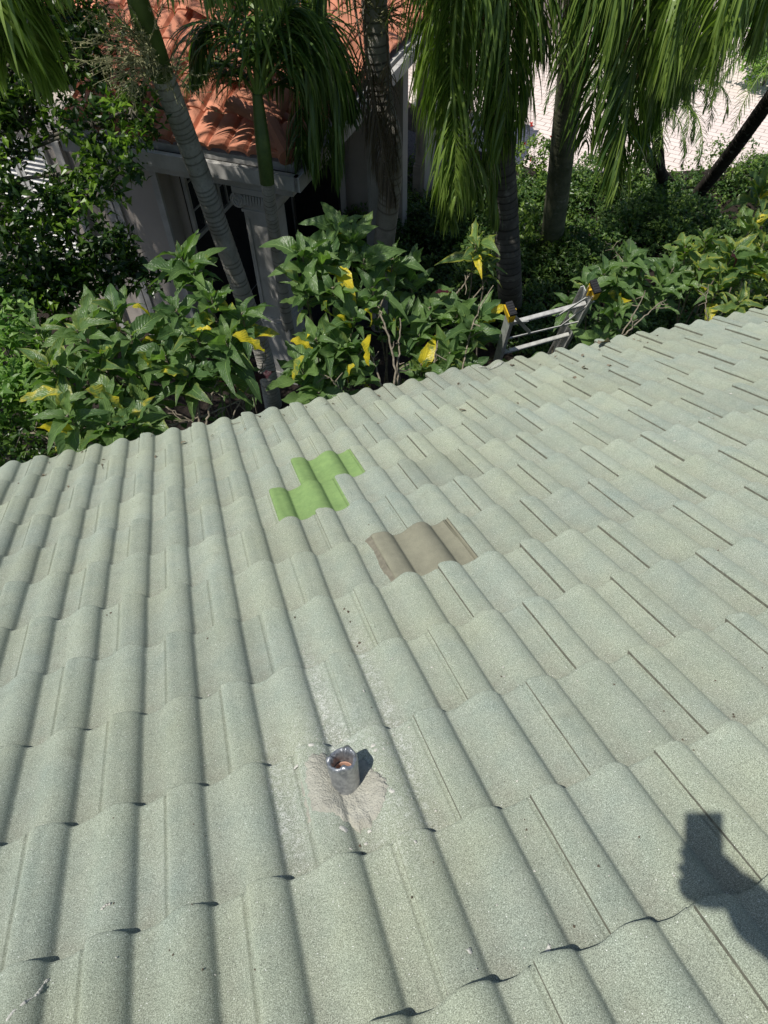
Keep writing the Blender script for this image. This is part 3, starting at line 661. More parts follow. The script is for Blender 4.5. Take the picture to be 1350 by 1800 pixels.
sC = shrub('large broad-leaved shrub in the middle with bright yellow leaves hanging over the roof edge', (1.15, 4.75, 0),
  [(592, 392, 4.55, 1.05), (622, 415, 4.45), (530, 440, 4.3, 1.05), (565, 450, 4.3), (640, 455, 4.3), (690, 455, 4.3), (585, 505, 4.1), (535, 500, 4.15), (655, 505, 4.1), (620, 560, 3.95), (555, 595, 3.85), (525, 640, 3.75, 1.1), (585, 640, 3.8), (610, 610, 3.8), (560, 690, 3.6, .9), (640, 660, 3.7, .8)], yel=.035, var=.15,
  stems_extra=[((690, 720, 3.5), (693, 640, 3.65), (672, 560, 3.85), (665, 540, 4.0), .010), ((700, 715, 3.5), (700, 640, 3.7), (704, 560, 3.9), .010), ((680, 720, 3.5), (662, 650, 3.7), (640, 600, 3.8), .009), ((610, 705, 3.55), (585, 670, 3.6), (560, 655, 3.7), .007), ((710, 715, 3.5), (745, 690, 3.6), (770, 680, 3.6), .005)])
sD = shrub('broad-leaved shrub between the middle shrub and the ladder, its leaves touching the eave', (1.95, 4.65, 0),
  [(755, 540, 4.15), (805, 545, 4.1, 1.05), (735, 590, 3.95), (830, 580, 3.9), (790, 620, 3.8), (842, 555, 4.0), (740, 640, 3.75), (815, 650, 3.7, .9), (770, 670, 3.65, .9), (715, 480, 4.3), (695, 560, 4.0)], yel=.025, var=.12,
  stems_extra=[((795, 690, 3.5), (815, 640, 3.7), (835, 560, 3.95), (868, 500, 4.1), .008), ((745, 705, 3.5), (760, 650, 3.7), (770, 600, 3.8), .008)])
sE = shrub('slender pale-stemmed shrub with one yellow-green leaf cluster below the hanging palm fronds', (2.35, 5.1, 0),
  [(838, 425, 4.75, .95), (850, 455, 4.7, .8)], yel=.04, var=.8, low=False, stems_extra=[((800, 520, 4.6), (815, 500, 4.7), (833, 470, 4.75), .008), ((815, 545, 4.6), (850, 500, 4.7), (857, 465, 4.7), .007)])
sF = shrub('broad-leaved shrub with forked bare twigs just right of the ladder', (3.25, 4.35, 0),
  [(1062, 475, 4.1, 1.05), (1105, 455, 4.25), (1030, 500, 4.0), (1085, 545, 3.8), (1130, 470, 4.2), (1055, 600, 3.6, .85), (1165, 500, 4.1), (1100, 510, 4.0), (1000, 530, 4.3, .7), (1075, 625, 3.5, .7), (1185, 470, 4.4)], yel=.006, var=.12,
  stems_extra=[((1060, 640, 3.5), (1110, 560, 3.7), (1135, 510, 3.8), .008), ((1095, 590, 3.6), (1140, 550, 3.7), (1170, 525, 3.8), .007), ((1100, 470, 4.2), (1085, 445, 4.3), (1065, 425, 4.3), .004)])
sG = shrub('variegated broad-leaved shrub at the right edge, leaves streaked with yellow', (4.6, 4.5, 0),
  [(1205, 430, 4.6, .95), (1240, 420, 4.7, .95), (1290, 440, 4.3, 1.1), (1330, 385, 4.5), (1325, 465, 4.2, 1.05), (1265, 500, 4.1), (1340, 330, 4.8), (1345, 425, 4.3, 1.1), (1300, 530, 3.9, .9), (1230, 470, 4.4), (1365, 500, 4.0)], yel=.05, var=.65,
  stems_extra=[((1250, 585, 3.7), (1240, 540, 3.8), (1245, 500, 4.0), .006)])
YC = (.5, .63, .2, 1)
YG = (.9, .46, .9, 1)
accent(sB, 408, 590, 3.42, (455, 614), .24, None, 1, YC); accent(sB, 372, 578, 3.9, (355, 582), .12, None, 4, YC); accent(sB, 232, 540, 4.1, (272, 542), .14, None, 3, YC)
accent(sC, 652, 588, 3.42, (656, 648), .25, None, 0, YC); accent(sC, 592, 555, 3.9, (612, 575), .16, None, 4, YC); accent(sC, 510, 600, 3.5, (545, 612), .17, None, 1, YC); accent(sC, 545, 588, 3.85, (535, 600), .13, None, 2, YC)
accent(sC, 535, 625, 3.45, (524, 662), .20, None, 0, YG); accent(sC, 575, 528, 4.0, (577, 560), .16, None, 5, YG); accent(sC, 625, 640, 3.7, (608, 655), .16, None, 3, YC)
accent(sD, 693, 560, 3.95, (705, 585), .13, None, 1, YC); accent(sE, 846, 445, 4.6, (878, 462), .16, None, 0, YG); accent(sF, 1092, 515, 3.85, (1096, 540), .14, None, 2, YC)
accent(sA, 240, 620, 3.75, (262, 645), .17, None, 1, YG); accent(sA, 108, 745, 3.6, (120, 790), .26, None, 5, YG); accent(sA, 280, 655, 3.75, (325, 660), .19, None, 4, YG); accent(sA, 110, 690, 3.6, (60, 705), .25, None, 0, YG); accent(sA, 150, 685, 3.55, (205, 715), .28, None, 1, YG)
accent(sD, 765, 515, 4.15, (795, 518), .14, 'dark red leaf', 0, (.5, 0, 0, 1), 'redleaf', 'red_leaf')
accent(sG, 1285, 450, 4.1, (1305, 462), .14, 'dark red leaf', 2, (.5, 0, 0, 1), 'redleaf', 'red_leaf')
accent(sB, 412, 690, 3.75, (398, 650), .14, 'dark red leaf', 2, (.8, 0, 0, 1), 'redleaf', 'red_leaf'); accent(sB, 445, 675, 3.8, (480, 655), .18, 'dark red leaf', 1, (.0, 0, 0, 1), 'redleaf', 'red_leaf')
accent(sC, 640, 545, 3.9, (668, 560), .14, None, 3, YC)

# ---- small-leaved plants
def cloud(mb, clumps, leaf, per, tmpl=SLT, up=.5, lo=0, hi=1, p=1.5, spread=.09, inst=1.):
    C_ = np.asarray(clumps, float); n = len(C_) * per; pos = np.repeat(C_, per, 0); d = rdir(n) + V(0, 0, up)[None]
    pos = pos + rdir(n) * (rs.rand(n, 1) ** .5) * spread; X, Y, Z = frames(d, V(0, 0, 1)[None] + rdir(n) * .5)
    fl = Z[:, 2] < 0; X[fl] *= -1; Z[fl] *= -1
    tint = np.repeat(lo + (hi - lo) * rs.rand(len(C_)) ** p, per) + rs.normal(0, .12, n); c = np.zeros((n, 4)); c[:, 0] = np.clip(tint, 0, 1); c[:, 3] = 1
    w_ = rs.randint(0, len(tmpl), n); sz = leaf * np.clip(rs.normal(1, .22, n), .5, 1.5)
    for i, T in enumerate(tmpl):
        k = w_ == i; put(mb, *T, pos[k], X[k], Y[k], Z[k], sz[k], c[k])
def ell(c, r, n, shell=.5, gaps=7):
    d = rdir(n); f = shell + (1 - shell) * rs.rand(n, 1); p_ = d * f * np.asarray(r); gp = rdir(gaps) * np.asarray(r) * .85
    k = np.ones(n, bool)
    for g_ in gp: k &= np.linalg.norm((p_ - g_) / np.asarray(r), axis=1) > .36
    return p_[k] + np.asarray(c)
def bush(name, label, cat, base, blobs, leaf, per, mat, up=.5, hi=1., p=1.5, spread=.09, group=None, limbs=True, stemr=.03, barkm='bark'):
    base = np.asarray(base, float); o = thing(name, label, cat, base, group=group); lf = MB(); st = MB()
    for (c, r, n) in blobs:
        c = np.asarray(c, float) - base; pts = ell(c, r, n); cloud(lf, pts, leaf, per, up=up, hi=hi, p=p, spread=spread)
        if limbs:
            path = spline([V(0, 0, 0), c * V(.12, .12, .45) + rs.normal(0, .05, 3), c * V(.45, .45, .8) + rs.normal(0, .06, 3), c], 16); path[2:-2] += rs.normal(0, .008, (12, 3)); st.tube(path, np.linspace(stemr, stemr * .3, 16), 6)
            for q in pts[rs.permutation(len(pts))[:min(12, len(pts))]]:
                i0 = path[-1] * .75 + q * .25 - V(0, 0, .05); st.tube(spline([path[-1], i0, (i0 + q) / 2 + rs.normal(0, .03, 3), q], 8), np.linspace(stemr * .3, .002, 8), 5)
    lf.build('leaves', M[mat], o, smooth=False, attr=True, uv=True)
    if limbs: st.build('branches', M[barkm], o, smooth=True)
    return o
# the tree at the left, in front of the shutters
T1 = PZ(60, 660, 0) + V(-.3, .0, 0)
bush('small_leaved_tree', 'small-leaved tree with dark branches in front of the white shutters', 'tree', T1,
  [(P(40, 430, 6.9), (.55, .5, .45), 90), (P(120, 400, 6.8), (.40, .4, .28), 60), (P(70, 500, 6.8), (.5, .45, .35), 80), (P(160, 210, 6.9), (.28, .3, .22), 34), (P(230, 190, 6.6), (.26, .3, .20), 34), (P(205, 290, 6.6), (.35, .3, .22), 44),
   (P(60, 60, 7.2), (.22, .3, .45), 60), (P(75, 25, 7.3), (.28, .3, .2), 30), (P(-30, 330, 6.9), (.35, .3, .7), 70), (P(100, 330, 7.2), (.25, .2, .12), 14), (P(200, 440, 6.7), (.22, .2, .25), 26), (P(10, 540, 6.6), (.35, .3, .3), 50), (P(250, 480, 6.7), (.28, .2, .16), 26), (P(130, 90, 7.1), (.2, .25, .22), 20), (P(140, 500, 6.7), (.3, .3, .2), 40), (P(45, 200, 7.4), (.28, .2, .3), 40), (P(105, 30, 8.0), (.5, .4, .35), 90), (P(20, 110, 8.0), (.5, .4, .5), 110), (P(150, 95, 7.8), (.28, .3, .3), 50), (P(-40, 190, 7.6), (.4, .4, .6), 80), (P(60, -60, 8.2), (.8, .6, .5), 130), (P(-80, 60, 8.2), (.6, .6, .7), 90)],  # later blobs thicken the crown past the view edge, added to shade the wall
  .085, 13, 'small', hi=1., p=4.5, spread=.10, stemr=.035)
bush('light_green_bush', 'light green fine-leaved bush at the far left edge, below the dark tree', 'bush', (-1.55, 4.6, 0),
  [(PY(20, 640, 4.3), (.30, .3, .30), 85), (PY(60, 700, 4.1), (.26, .25, .25), 70), (PY(-20, 730, 4.0), (.3, .25, .3), 60), (PY(15, 570, 4.6), (.2, .2, .18), 30)], .062, 14, 'limeleaf', hi=1., p=1., spread=.07, stemr=.02)
bush('dark_low_bush', 'dark green low bush beneath the left shrubs at the eave', 'bush', (-.9, 4.2, 0),
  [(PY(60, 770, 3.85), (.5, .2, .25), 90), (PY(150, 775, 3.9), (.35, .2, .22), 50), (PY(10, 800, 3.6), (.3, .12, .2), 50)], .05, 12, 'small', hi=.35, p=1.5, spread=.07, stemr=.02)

# ---- palms
def strips(mb, p0, d0, L, wd, droop, K=6, tint=None, twist=None, uvn=True):
    """leaflets bending with their own weight; all arrays of length N"""
    N = len(p0); d = d0 / np.linalg.norm(d0, axis=1)[:, None]; p = p0.copy(); rows = []; seg = (L / K)[:, None]
    dn = V(0, 0, -1)[None]
    side = np.cross(d, V(0, 0, 1)[None] + .35 * rdir(N)); side /= np.linalg.norm(side, axis=1)[:, None] + 1e-9
    for k in range(K + 1):
        t = k / K; w_ = wd * (.45 + .55 * min(1, t * 4)) * (1 - t ** 2.2) + .0008
        rows.append((p - side * w_[:, None] / 2, p + side * w_[:, None] / 2))
        d = d + dn * (droop * (.5 + t))[:, None] / K * 3; d /= np.linalg.norm(d, axis=1)[:, None]; p = p + d * seg
        if twist is not None: side = side + np.cross(d, side) * twist[:, None]
        side = side - d * np.sum(side * d, 1)[:, None]; side /= np.linalg.norm(side, axis=1)[:, None] + 1e-9
    v = np.stack([np.stack(r_, 1) for r_ in rows], 1).reshape(N, -1, 3); n = v.shape[1]
    f = np.array([[2 * k, 2 * k + 1, 2 * k + 3, 2 * k + 2] for k in range(K)]); f = (f[None] + (np.arange(N) * n)[:, None, None]).reshape(-1, 4)
    c = np.zeros((N, n, 4)); c[..., 0] = (rs.rand(N) if tint is None else tint)[:, None]; c[..., 3] = 1
    mb.add(v.reshape(-1, 3), f, c.reshape(-1, 4))
def frond(parent, pts, leaf=.6, n=70, wd=.025, droop=.9, mat='palm', lo=.0, hi=1., name='frond', start=.14, fwd=.7, rr=.016, plumose=.35, lenp=None):
    base = np.array(parent.location); pts = [np.asarray(q) - base for q in pts]; path = spline(pts, 40); mb = MB()
    mb.tube(path, np.linspace(rr, .004, 40), 6, c=(.75, 0, 0, 1))
    n = int(n * 1.2); t = np.repeat(np.linspace(start, .995, n), 2); sgn = np.tile([-1, 1], n); x = t * 39; i = np.minimum(x.astype(int), 38); f_ = (x - i)[:, None]
    p0 = path[i] * (1 - f_) + path[i + 1] * f_; T = path[i + 1] - path[i]; T /= np.linalg.norm(T, axis=1)[:, None]
    up = np.cross(np.cross(T, V(0, 0, 1)[None]), T); up /= np.linalg.norm(up, axis=1)[:, None] + 1e-6
    sd = np.cross(T, V(0, 0, 1)[None]); nrm = np.linalg.norm(sd, axis=1)[:, None]; ref = np.cross(path[-1] - path[0], V(0, 0, 1)); ref /= np.linalg.norm(ref) + 1e-6
    sd = np.where(nrm > .35, sd / (nrm + 1e-9), ref[None]); N = len(t)
    d0 = sd * sgn[:, None] * .9 + T * (fwd + .5 * t ** 2)[:, None] + up * rs.normal(.1, plumose, N)[:, None] + rs.normal(0, .15, (N, 3))
    L = leaf * (np.sin(np.pi * np.clip(t * .86 + .12, 0, 1)) ** .6) * rs.uniform(.75, 1.1, N)
    dr = droop * rs.uniform(.35, 1.2, N); tint = np.clip(lo + (hi - lo) * rs.rand(N), 0, 1)
    strips(mb, p0, d0, L, wd * rs.uniform(.7, 1.15, N), dr, 7, tint, rs.normal(0, .06, N))
    return mb.build(name, M[mat], parent, smooth=False, attr=True, uv=True)
def trunk(parent, pts, r0, r1, ringgap=.048, mat='trunk', seg=0, amp=.05, ringc=.6):
    base = np.array(parent.location); q_ = [np.asarray(q) - base for q in pts]; seg = int(sum(np.linalg.norm(q_[i + 1] - q_[i]) for i in range(len(q_) - 1)) / .011); path = spline(q_, seg); s_ = np.concatenate([[0], np.cumsum(np.linalg.norm(np.diff(path, axis=0), axis=1))])
    ph_ = s_ / ringgap + np.interp(s_, np.linspace(0, s_[-1], 60), np.cumsum(rs.normal(0, .35, 60))) + .6 * np.sin(s_ * 2.3) + .3 * np.sin(s_ * 7); rad = np.linspace(r0, r1, seg) * (1 + amp * (1 - (ph_ % 1)) - amp * .5)
    nA_ = 22; ring = 1 + .03 * np.sin(np.arange(nA_)[None] * 2 * np.pi / nA_ * 3 + s_[:, None] * 2) + rs.normal(0, .004, (seg, nA_))
    mb = MB(); mb.tube(path, rad, nA_, ring=ring); c = np.vstack(mb.c).copy(); g_ = np.repeat(((ph_ % 1) > .84).astype(float), nA_); c[:, 1] = 0; c[:len(g_), 1] = g_ * ringc
    mb.c = [c]; return mb.build('trunk', M[mat], parent, smooth=True, attr=True)
def inflor(parent, at, main, n1=26, n2=9, L=.55, drop=.5):
    base = np.array(parent.location); mb = MB(); at = np.asarray(at) - base
    for k in range(n1):
        d = np.asarray(main) + rdir(1)[0] * .75; d /= np.linalg.norm(d); a = at + rdir(1)[0] * .04; pts = [a]; l_ = L * rs.uniform(.5, 1.1)
        for s in range(9): d = d + V(0, 0, -drop / 9) + rs.normal(0, .05, 3); d /= np.linalg.norm(d); pts.append(pts[-1] + d * l_ / 9)
        pts = np.array(pts); mb.tube(pts, np.linspace(.006, .0018, 10), 4, c=(.4, 0, 0, 1), cap=False)
        P_ = []; 
        for s in range(n2):
            i = rs.randint(2, 9); e = pts[i] + (rdir(1)[0] + d * .6) * rs.uniform(.04, .13); mb.tube([pts[i], (pts[i] + e) / 2 + rs.normal(0, .006, 3), e], [.0028, .002, .0015], 4, c=(.5, 0, 0, 1), cap=False)
            for q in range(6): P_.append(pts[i] + (e - pts[i]) * rs.rand())
        P_ = np.array(P_); m_ = len(P_); X, Y, Z = frames(rdir(m_), V(0, 0, 1)[None] + 0 * P_); put(mb, *SLT[0], P_, X, Y, Z, np.full(m_, .022), rcol(m_))
    return mb.build('inflorescence', M['flower'], parent, attr=True, uv=True)

GP = 'feather palms between the two houses'
# palm 1: thick ringed trunk leaning left
b1 = V(.62, 6.55, 0); p1 = thing('feather_palm', 'leaning palm with thick pale ringed trunk crossing the orange roof at the left', 'palm tree', b1, group=GP)
trunk(p1, [b1, b1 + V(-.0, -.05, .5), P(462, 620, 8.4), P(432, 530, 8.0), P(385, 400, 7.5), P(330, 250, 7.0), P(284, 128, 6.6)], .106, .090)
mb = MB(); q = [P(284, 132, 6.6) - b1, P(268, 80, 6.45) - b1, P(245, 10, 6.3) - b1, P(228, -70, 6.2) - b1]; mb.tube(spline(q, 16), np.linspace(.092, .060, 16) * (1 + .12 * np.sin(np.linspace(0, 3.1, 16))), 18); mb.build('crownshaft', M['shaft'], p1, smooth=True)
K1 = P(226, -80, 6.2)
inflor(p1, P(275, 112, 6.45), (-.95, -.25, .45), 24, 9, .62, .5); inflor(p1, P(285, 115, 6.5), (.35, -.5, .5), 9, 7, .40, .5); inflor(p1, P(262, 95, 6.3), (-.3, -.6, .7), 12, 9, .50, .6)
for pts, lf_, dr in (([K1, P(270, -190, 6.0), P(340, -110, 6.1), P(395, -40, 6.2)], .50, 1.0), ([K1, P(240, -170, 5.8), P(280, -120, 5.5), P(320, -40, 5.5)], .45, 1.0),
                     ([K1, P(150, -200, 6.2), P(80, -150, 6.6), P(130, -60, 6.8)], .5, 1.0), ([K1, P(230, -240, 6.8), P(290, -160, 7.4), P(350, -90, 7.6)], .6, .9), ([K1, P(240, -260, 6.0), P(200, -320, 5.9), P(130, -330, 5.8)], .6, .9), ([K1, P(300, -200, 6.0), P(400, -130, 6.0), P(450, -60, 6.1), P(485, -10, 6.2)], .46, 1.2), ([K1, P(270, -150, 5.9), P(330, -110, 5.7), P(365, -60, 5.7), P(375, -20, 5.8)], .42, 1.3)):
    frond(p1, pts, lf_, 64, droop=dr, lo=.3, hi=1.)
# palm 2: thin trunk with green crownshaft
b2 = V(1.22, 7.35, 0); p2 = thing('feather_palm', 'slim palm with green crownshaft in front of the porch column', 'palm tree', b2, group=GP)
trunk(p2, [b2, P(512, 600, 8.9), P(492, 470, 8.0), P(476, 370, 7.4), P(470, 318, 7.1)], .068, .058, .055)
mb = MB(); q = [P(470, 322, 7.1) - b2, P(464, 270, 7.0) - b2, P(457, 210, 6.95) - b2, P(452, 165, 6.9) - b2]; mb.tube(spline(q, 16), np.linspace(.066, .042, 16) * (1 + .15 * np.sin(np.linspace(0, 3.1, 16))), 16); mb.build('crownshaft', M['shaft'], p2, smooth=True)
K2 = P(452, 170, 6.9)
for pts, lf_, dr, hi in (([K2, P(505, 95, 6.8), P(560, 75, 7.0), P(605, 130, 7.3), P(622, 215, 7.5)], .45, .6, .25), ([K2, P(480, 60, 6.8), P(520, 10, 6.8), P(545, 80, 6.9), P(550, 200, 7.0), P(552, 300, 7.1)], .78, 1.7, .6), ([K2, P(490, 80, 6.9), P(550, 40, 6.9), P(585, 110, 7.0), P(592, 220, 7.1), P(592, 310, 7.2)], .74, 1.7, .5), ([K2, P(480, 40, 7.1), P(510, 10, 7.2), P(532, 80, 7.3), P(530, 200, 7.3), P(530, 280, 7.3)], .78, 1.7, .35), ([K2, P(490, 60, 7.2), P(560, 30, 7.5), P(575, 130, 7.6), P(575, 290, 7.6)], .8, 1.7, .3),
                         ([K2, P(425, 90, 6.8), P(385, 40, 6.9), P(350, 60, 7.0), P(340, 140, 7.1)], .55, 1.2, .4), ([K2, P(440, 60, 7.1), P(415, -20, 7.4), P(370, -40, 7.8)], .45, .7, .2),
                         ([K2, P(470, 80, 7.1), P(500, 10, 7.5), P(540, -20, 8.0)], .45, .8, .3), ([K2, P(410, 120, 7.2), P(360, 110, 7.6), P(330, 150, 7.9)], .42, .7, .2), ([K2, P(500, 140, 7.2), P(540, 120, 7.6), P(590, 150, 7.9), P(610, 200, 8.0)], .42, .6, .2), ([K2, P(450, 20, 6.7), P(440, -60, 6.6), P(460, -90, 6.5)], .55, .9, .9)):
    frond(p2, pts, lf_, 84, droop=dr, hi=hi, wd=.026)
# palm A, off to the left: its fronds hang into the corner
bA = V(-2.4, 5.4, 0); pA = thing('feather_palm', 'palm whose bright drooping fronds hang into the top left corner', 'palm tree', bA, group=GP)
KA = P(-170, -260, 5.6); trunk(pA, [bA, bA + V(.1, 0, 2.2), KA], .11, .09)
for pts in ([KA, P(-100, -230, 5.3), P(-20, -120, 5.1), P(30, -20, 5.1), P(62, 70, 5.2), P(80, 130, 5.25)], [KA, P(-120, -200, 5.2), P(-60, -80, 5.0), P(-15, 30, 5.0), P(10, 100, 5.1)], [KA, P(-60, -280, 5.4), P(20, -220, 5.4), P(70, -120, 5.5), P(95, -50, 5.5)]):
    frond(pA, pts, .50, 84, wd=.038, droop=1.3, lo=.45, start=.25)
# palm 3: trunk in the middle with dead fronds
b3 = V(2.35, 7.6, 0); p3 = thing('feather_palm', 'dark ringed palm with grey dead fronds hanging along its trunk in the middle', 'palm tree', b3, group=GP)
trunk(p3, [b3, b3 + V(0, 0, .6), P(688, 300, 8.3), P(672, 180, 8.0), P(662, 90, 7.8), P(655, -60, 7.6)], .125, .115, .075)
K3 = P(652, -100, 7.55); inflor(p3, P(655, 20, 7.55), (-.2, -.5, .5), 13, 9, .55, .6); inflor(p3, P(668, 30, 7.6), (.75, -.25, .3), 13, 9, .55, .5)
for pts, lf_ in (([P(640, -10, 7.5), P(645, 90, 7.4), P(660, 190, 7.5), P(680, 300, 7.7), P(692, 350, 7.8)], .50), ([P(622, 0, 7.6), P(640, 110, 7.5), P(665, 240, 7.7), P(676, 330, 7.8)], .42), ([P(680, 30, 7.6), P(684, 180, 7.6), P(695, 300, 7.8)], .35)):
    frond(p3, pts, lf_, 48, wd=.016, droop=2.2, mat='deadpalm', name='dead_frond', start=.25, plumose=.15, rr=.012)
for pts, hi in (([K3, P(640, -200, 7.2), P(600, -120, 7.0), P(560, -40, 7.0), P(555, 30, 7.1)], .8), ([K3, P(700, -190, 7.2), P(750, -110, 7.0), P(775, -20, 7.0)], .8), ([K3, P(600, -180, 7.6), P(530, -130, 7.7), P(480, -60, 7.8), P(470, 0, 7.8)], .9), ([K3, P(690, -200, 7.8), P(740, -140, 8.3), P(770, -80, 8.6)], .6)):
    frond(p3, pts, .6, 60, droop=1.1, hi=hi)
# palm 4: big curtain right of the middle
b4 = PZ(893, 560, 0) + V(.1, .15, 0); p4 = thing('feather_palm', 'palm behind the ladder with a long curtain of green leaflets down its trunk', 'palm tree', b4, group=GP)
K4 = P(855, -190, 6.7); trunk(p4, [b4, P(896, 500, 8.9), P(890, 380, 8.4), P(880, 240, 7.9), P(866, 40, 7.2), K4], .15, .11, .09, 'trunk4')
for pts, lf_, n, dr, lo in (([K4, P(870, -200, 7.0), P(868, -20, 7.0), P(866, 180, 7.2), P(868, 320, 7.4), P(872, 380, 7.5)], .62, 110, 1.6, .0), ([K4, P(820, -200, 6.8), P(790, -20, 6.8), P(782, 180, 7.0), P(788, 320, 7.2), P(790, 390, 7.3)], .66, 110, 1.6, .15), ([K4, P(850, -230, 6.3), P(825, -110, 6.1), P(800, 20, 6.2), P(792, 130, 6.4), P(800, 250, 6.5), P(800, 350, 6.6)], .85, 120, 1.6, .25),
                            ([K4, P(880, -230, 6.4), P(890, -90, 6.2), P(893, 60, 6.3), P(890, 170, 6.5), P(884, 250, 6.6)], .82, 96, 1.7, .0),
                            ([K4, P(830, -240, 6.4), P(785, -130, 6.4), P(765, -10, 6.5), P(768, 110, 6.6), P(775, 210, 6.7)], .80, 110, 1.5, .25),
                            ([K4, P(870, -200, 6.9), P(865, -60, 6.8), P(845, 120, 6.9), P(838, 260, 7.0), P(838, 350, 7.1)], .82, 110, 1.6, .1),
                            ([K4, P(900, -230, 6.9), P(930, -120, 7.1), P(920, 0, 7.3), P(915, 140, 7.4), P(908, 220, 7.4)], .75, 100, 1.4, .1),
                            ([K4, P(860, -210, 7.3), P(860, -60, 7.3), P(870, 120, 7.4), P(878, 230, 7.4)], .75, 76, 1.5, .0),
                            ([K4, P(840, -210, 7.4), P(815, -60, 7.4), P(812, 80, 7.5), P(815, 180, 7.5)], .75, 76, 1.5, .0)):
    frond(p4, pts, lf_, n, droop=dr, lo=lo, hi=.85)
# palm 5: pale trunk and the wide fronds at the top right
b5 = PZ(968, 432, 0); p5 = thing('feather_palm', 'palm with smooth pale trunk standing before the pink driveway', 'palm tree', b5, group=GP)
K5 = P(1045, -300, 7.4); trunk(p5, [b5, P(972, 400, 11.0), P(985, 300, 10.2), P(998, 180, 9.4), P(1010, 60, 8.7), P(1030, -120, 8.0), K5], .165, .125, .16, mat='trunk2', amp=.012, ringc=.12)
for pts, lf_, n, dr, lo, hi in (([K5, P(1000, -260, 7.0), P(970, -120, 7.0), P(955, 0, 7.1), P(948, 90, 7.2)], .7, 90, 1.2, 0, .6), ([K5, P(1060, -260, 6.8), P(1075, -120, 6.7), P(1070, 0, 6.8), P(1050, 140, 7.0), P(1030, 250, 7.2)], .80, 110, 1.2, 0, .7),
                                ([K5, P(1090, -280, 6.8), P(1125, -150, 6.6), P(1130, -20, 6.7), P(1115, 110, 6.9), P(1095, 240, 7.1), P(1085, 330, 7.2)], .80, 115, 1.2, 0, .8), ([K5, P(1040, -280, 7.8), P(1030, -120, 8.2), P(1010, 20, 8.4), P(985, 130, 8.5)], .8, 64, 1.2, 0, .4), ([K5, P(1085, -270, 7.5), P(1100, -100, 7.9), P(1090, 80, 8.2), P(1075, 220, 8.4), P(1080, 300, 8.5)], .8, 84, 1.4, 0, .4), ([K5, P(1100, -290, 7.0), P(1160, -180, 7.0), P(1170, -20, 7.2), P(1155, 140, 7.4), P(1130, 270, 7.5)], .82, 110, 1.4, 0, .6), ([K5, P(1110, -270, 7.8), P(1190, -100, 8.4), P(1180, 90, 8.6), P(1150, 200, 8.7)], .8, 76, 1.3, 0, .3)):
    frond(p5, pts, lf_, n, droop=dr, lo=lo, hi=hi)
# palm 6, crown off frame at the right
b6 = PZ(1560, 330, 0); p6 = thing('feather_palm', 'palm whose sunlit fronds hang in the top right part of the photo', 'palm tree', b6, group=GP)
K6 = P(1640, -330, 7.4); trunk(p6, [b6, (b6 * 2 + K6) / 3 + V(.1, 0, 0), K6], .13, .10)
for pts, lf_, n, dr, lo, hi in (([K6, P(1520, -300, 7.0), P(1340, -220, 6.7), P(1220, -110, 6.5), P(1182, 20, 6.5), P(1172, 140, 6.6)], .80, 115, 1.4, .2, 1.),
                                ([K6, P(1540, -280, 6.9), P(1400, -200, 6.5), P(1300, -100, 6.3), P(1265, 20, 6.3), P(1250, 120, 6.5)], .74, 110, 1.4, .25, 1.),
                                ([K6, P(1560, -290, 6.9), P(1450, -200, 6.8), P(1360, -110, 6.8), P(1310, -20, 6.9), P(1300, 30, 7.0)], .60, 78, 1.3, .2, 1.), ([K6, P(1500, -320, 7.4), P(1330, -220, 7.3), P(1240, -100, 7.2), P(1215, 30, 7.2), P(1212, 150, 7.3)], .80, 110, 1.4, .1, .9), ([K6, P(1560, -300, 7.2), P(1440, -180, 7.1), P(1370, -70, 7.1), P(1340, 20, 7.2), P(1330, 60, 7.3)], .6, 80, 1.3, .2, 1.), ([K6, P(1460, -340, 7.0), P(1230, -280, 6.7), P(1120, -160, 6.6), P(1085, -30, 6.6), P(1070, 60, 6.7)], .74, 96, 1.4, .1, .9),
                                ([K6, P(1500, -330, 7.4), P(1300, -260, 7.4), P(1170, -140, 7.4), P(1125, 0, 7.6), P(1130, 120, 7.8)], .78, 84, 1.3, 0, .6),
                                ([K6, P(1520, -280, 7.7), P(1340, -180, 7.8), P(1240, -40, 7.9), P(1205, 90, 8.0), P(1195, 160, 8.1)], .74, 80, 1.3, 0, .5),
                                ([K6, P(1480, -330, 7.2), P(1280, -300, 7.0), P(1130, -200, 6.9), P(1050, -80, 6.9), P(1010, 20, 7.0)], .74, 84, 1.4, 0, .8)):
    frond(p6, pts, lf_, n, droop=dr, lo=lo, hi=hi)
def crown(parent, top, n, L, leaf, a0=0., a1=6.283, e0=.25, e1=1.2, nl=52, lo=0., hi=.8, sag=.55):
    for k in range(n):
        a = a0 + (a1 - a0) * (k + rs.rand() * .6) / n; e = rs.uniform(e0, e1); d = V(math.cos(a) * math.cos(e), math.sin(a) * math.cos(e), math.sin(e)); h = V(math.cos(a), math.sin(a), 0)
        frond(parent, [top, top + d * L * .35, top + d * L * .6 + h * L * .12 - V(0, 0, L * .04 * sag), top + d * L * .75 + h * L * .28 - V(0, 0, L * .25 * sag), top + d * L * .8 + h * L * .38 - V(0, 0, L * .6 * sag)], leaf, nl, droop=1.2, lo=lo, hi=hi)
crown(pA, KA, 7, 1.9, .55, -1.2, 1.2, .5, 1.2); crown(p3, K3, 8, 2.0, .6, .2, 5.6, .55, 1.25); crown(p4, K4, 4, 2.2, .65, 1.5, 4.5, .6, 1.25)  # unseen top fronds, added to shade the porch column and fill the crowns
b7 = V(-3.3, 7.5, 0); p7 = thing('feather_palm', 'unseen palm added outside the left edge so its crown shades the neighbouring house wall', 'palm tree', b7, group=GP)  # palm added out of view to throw shade on the house wall
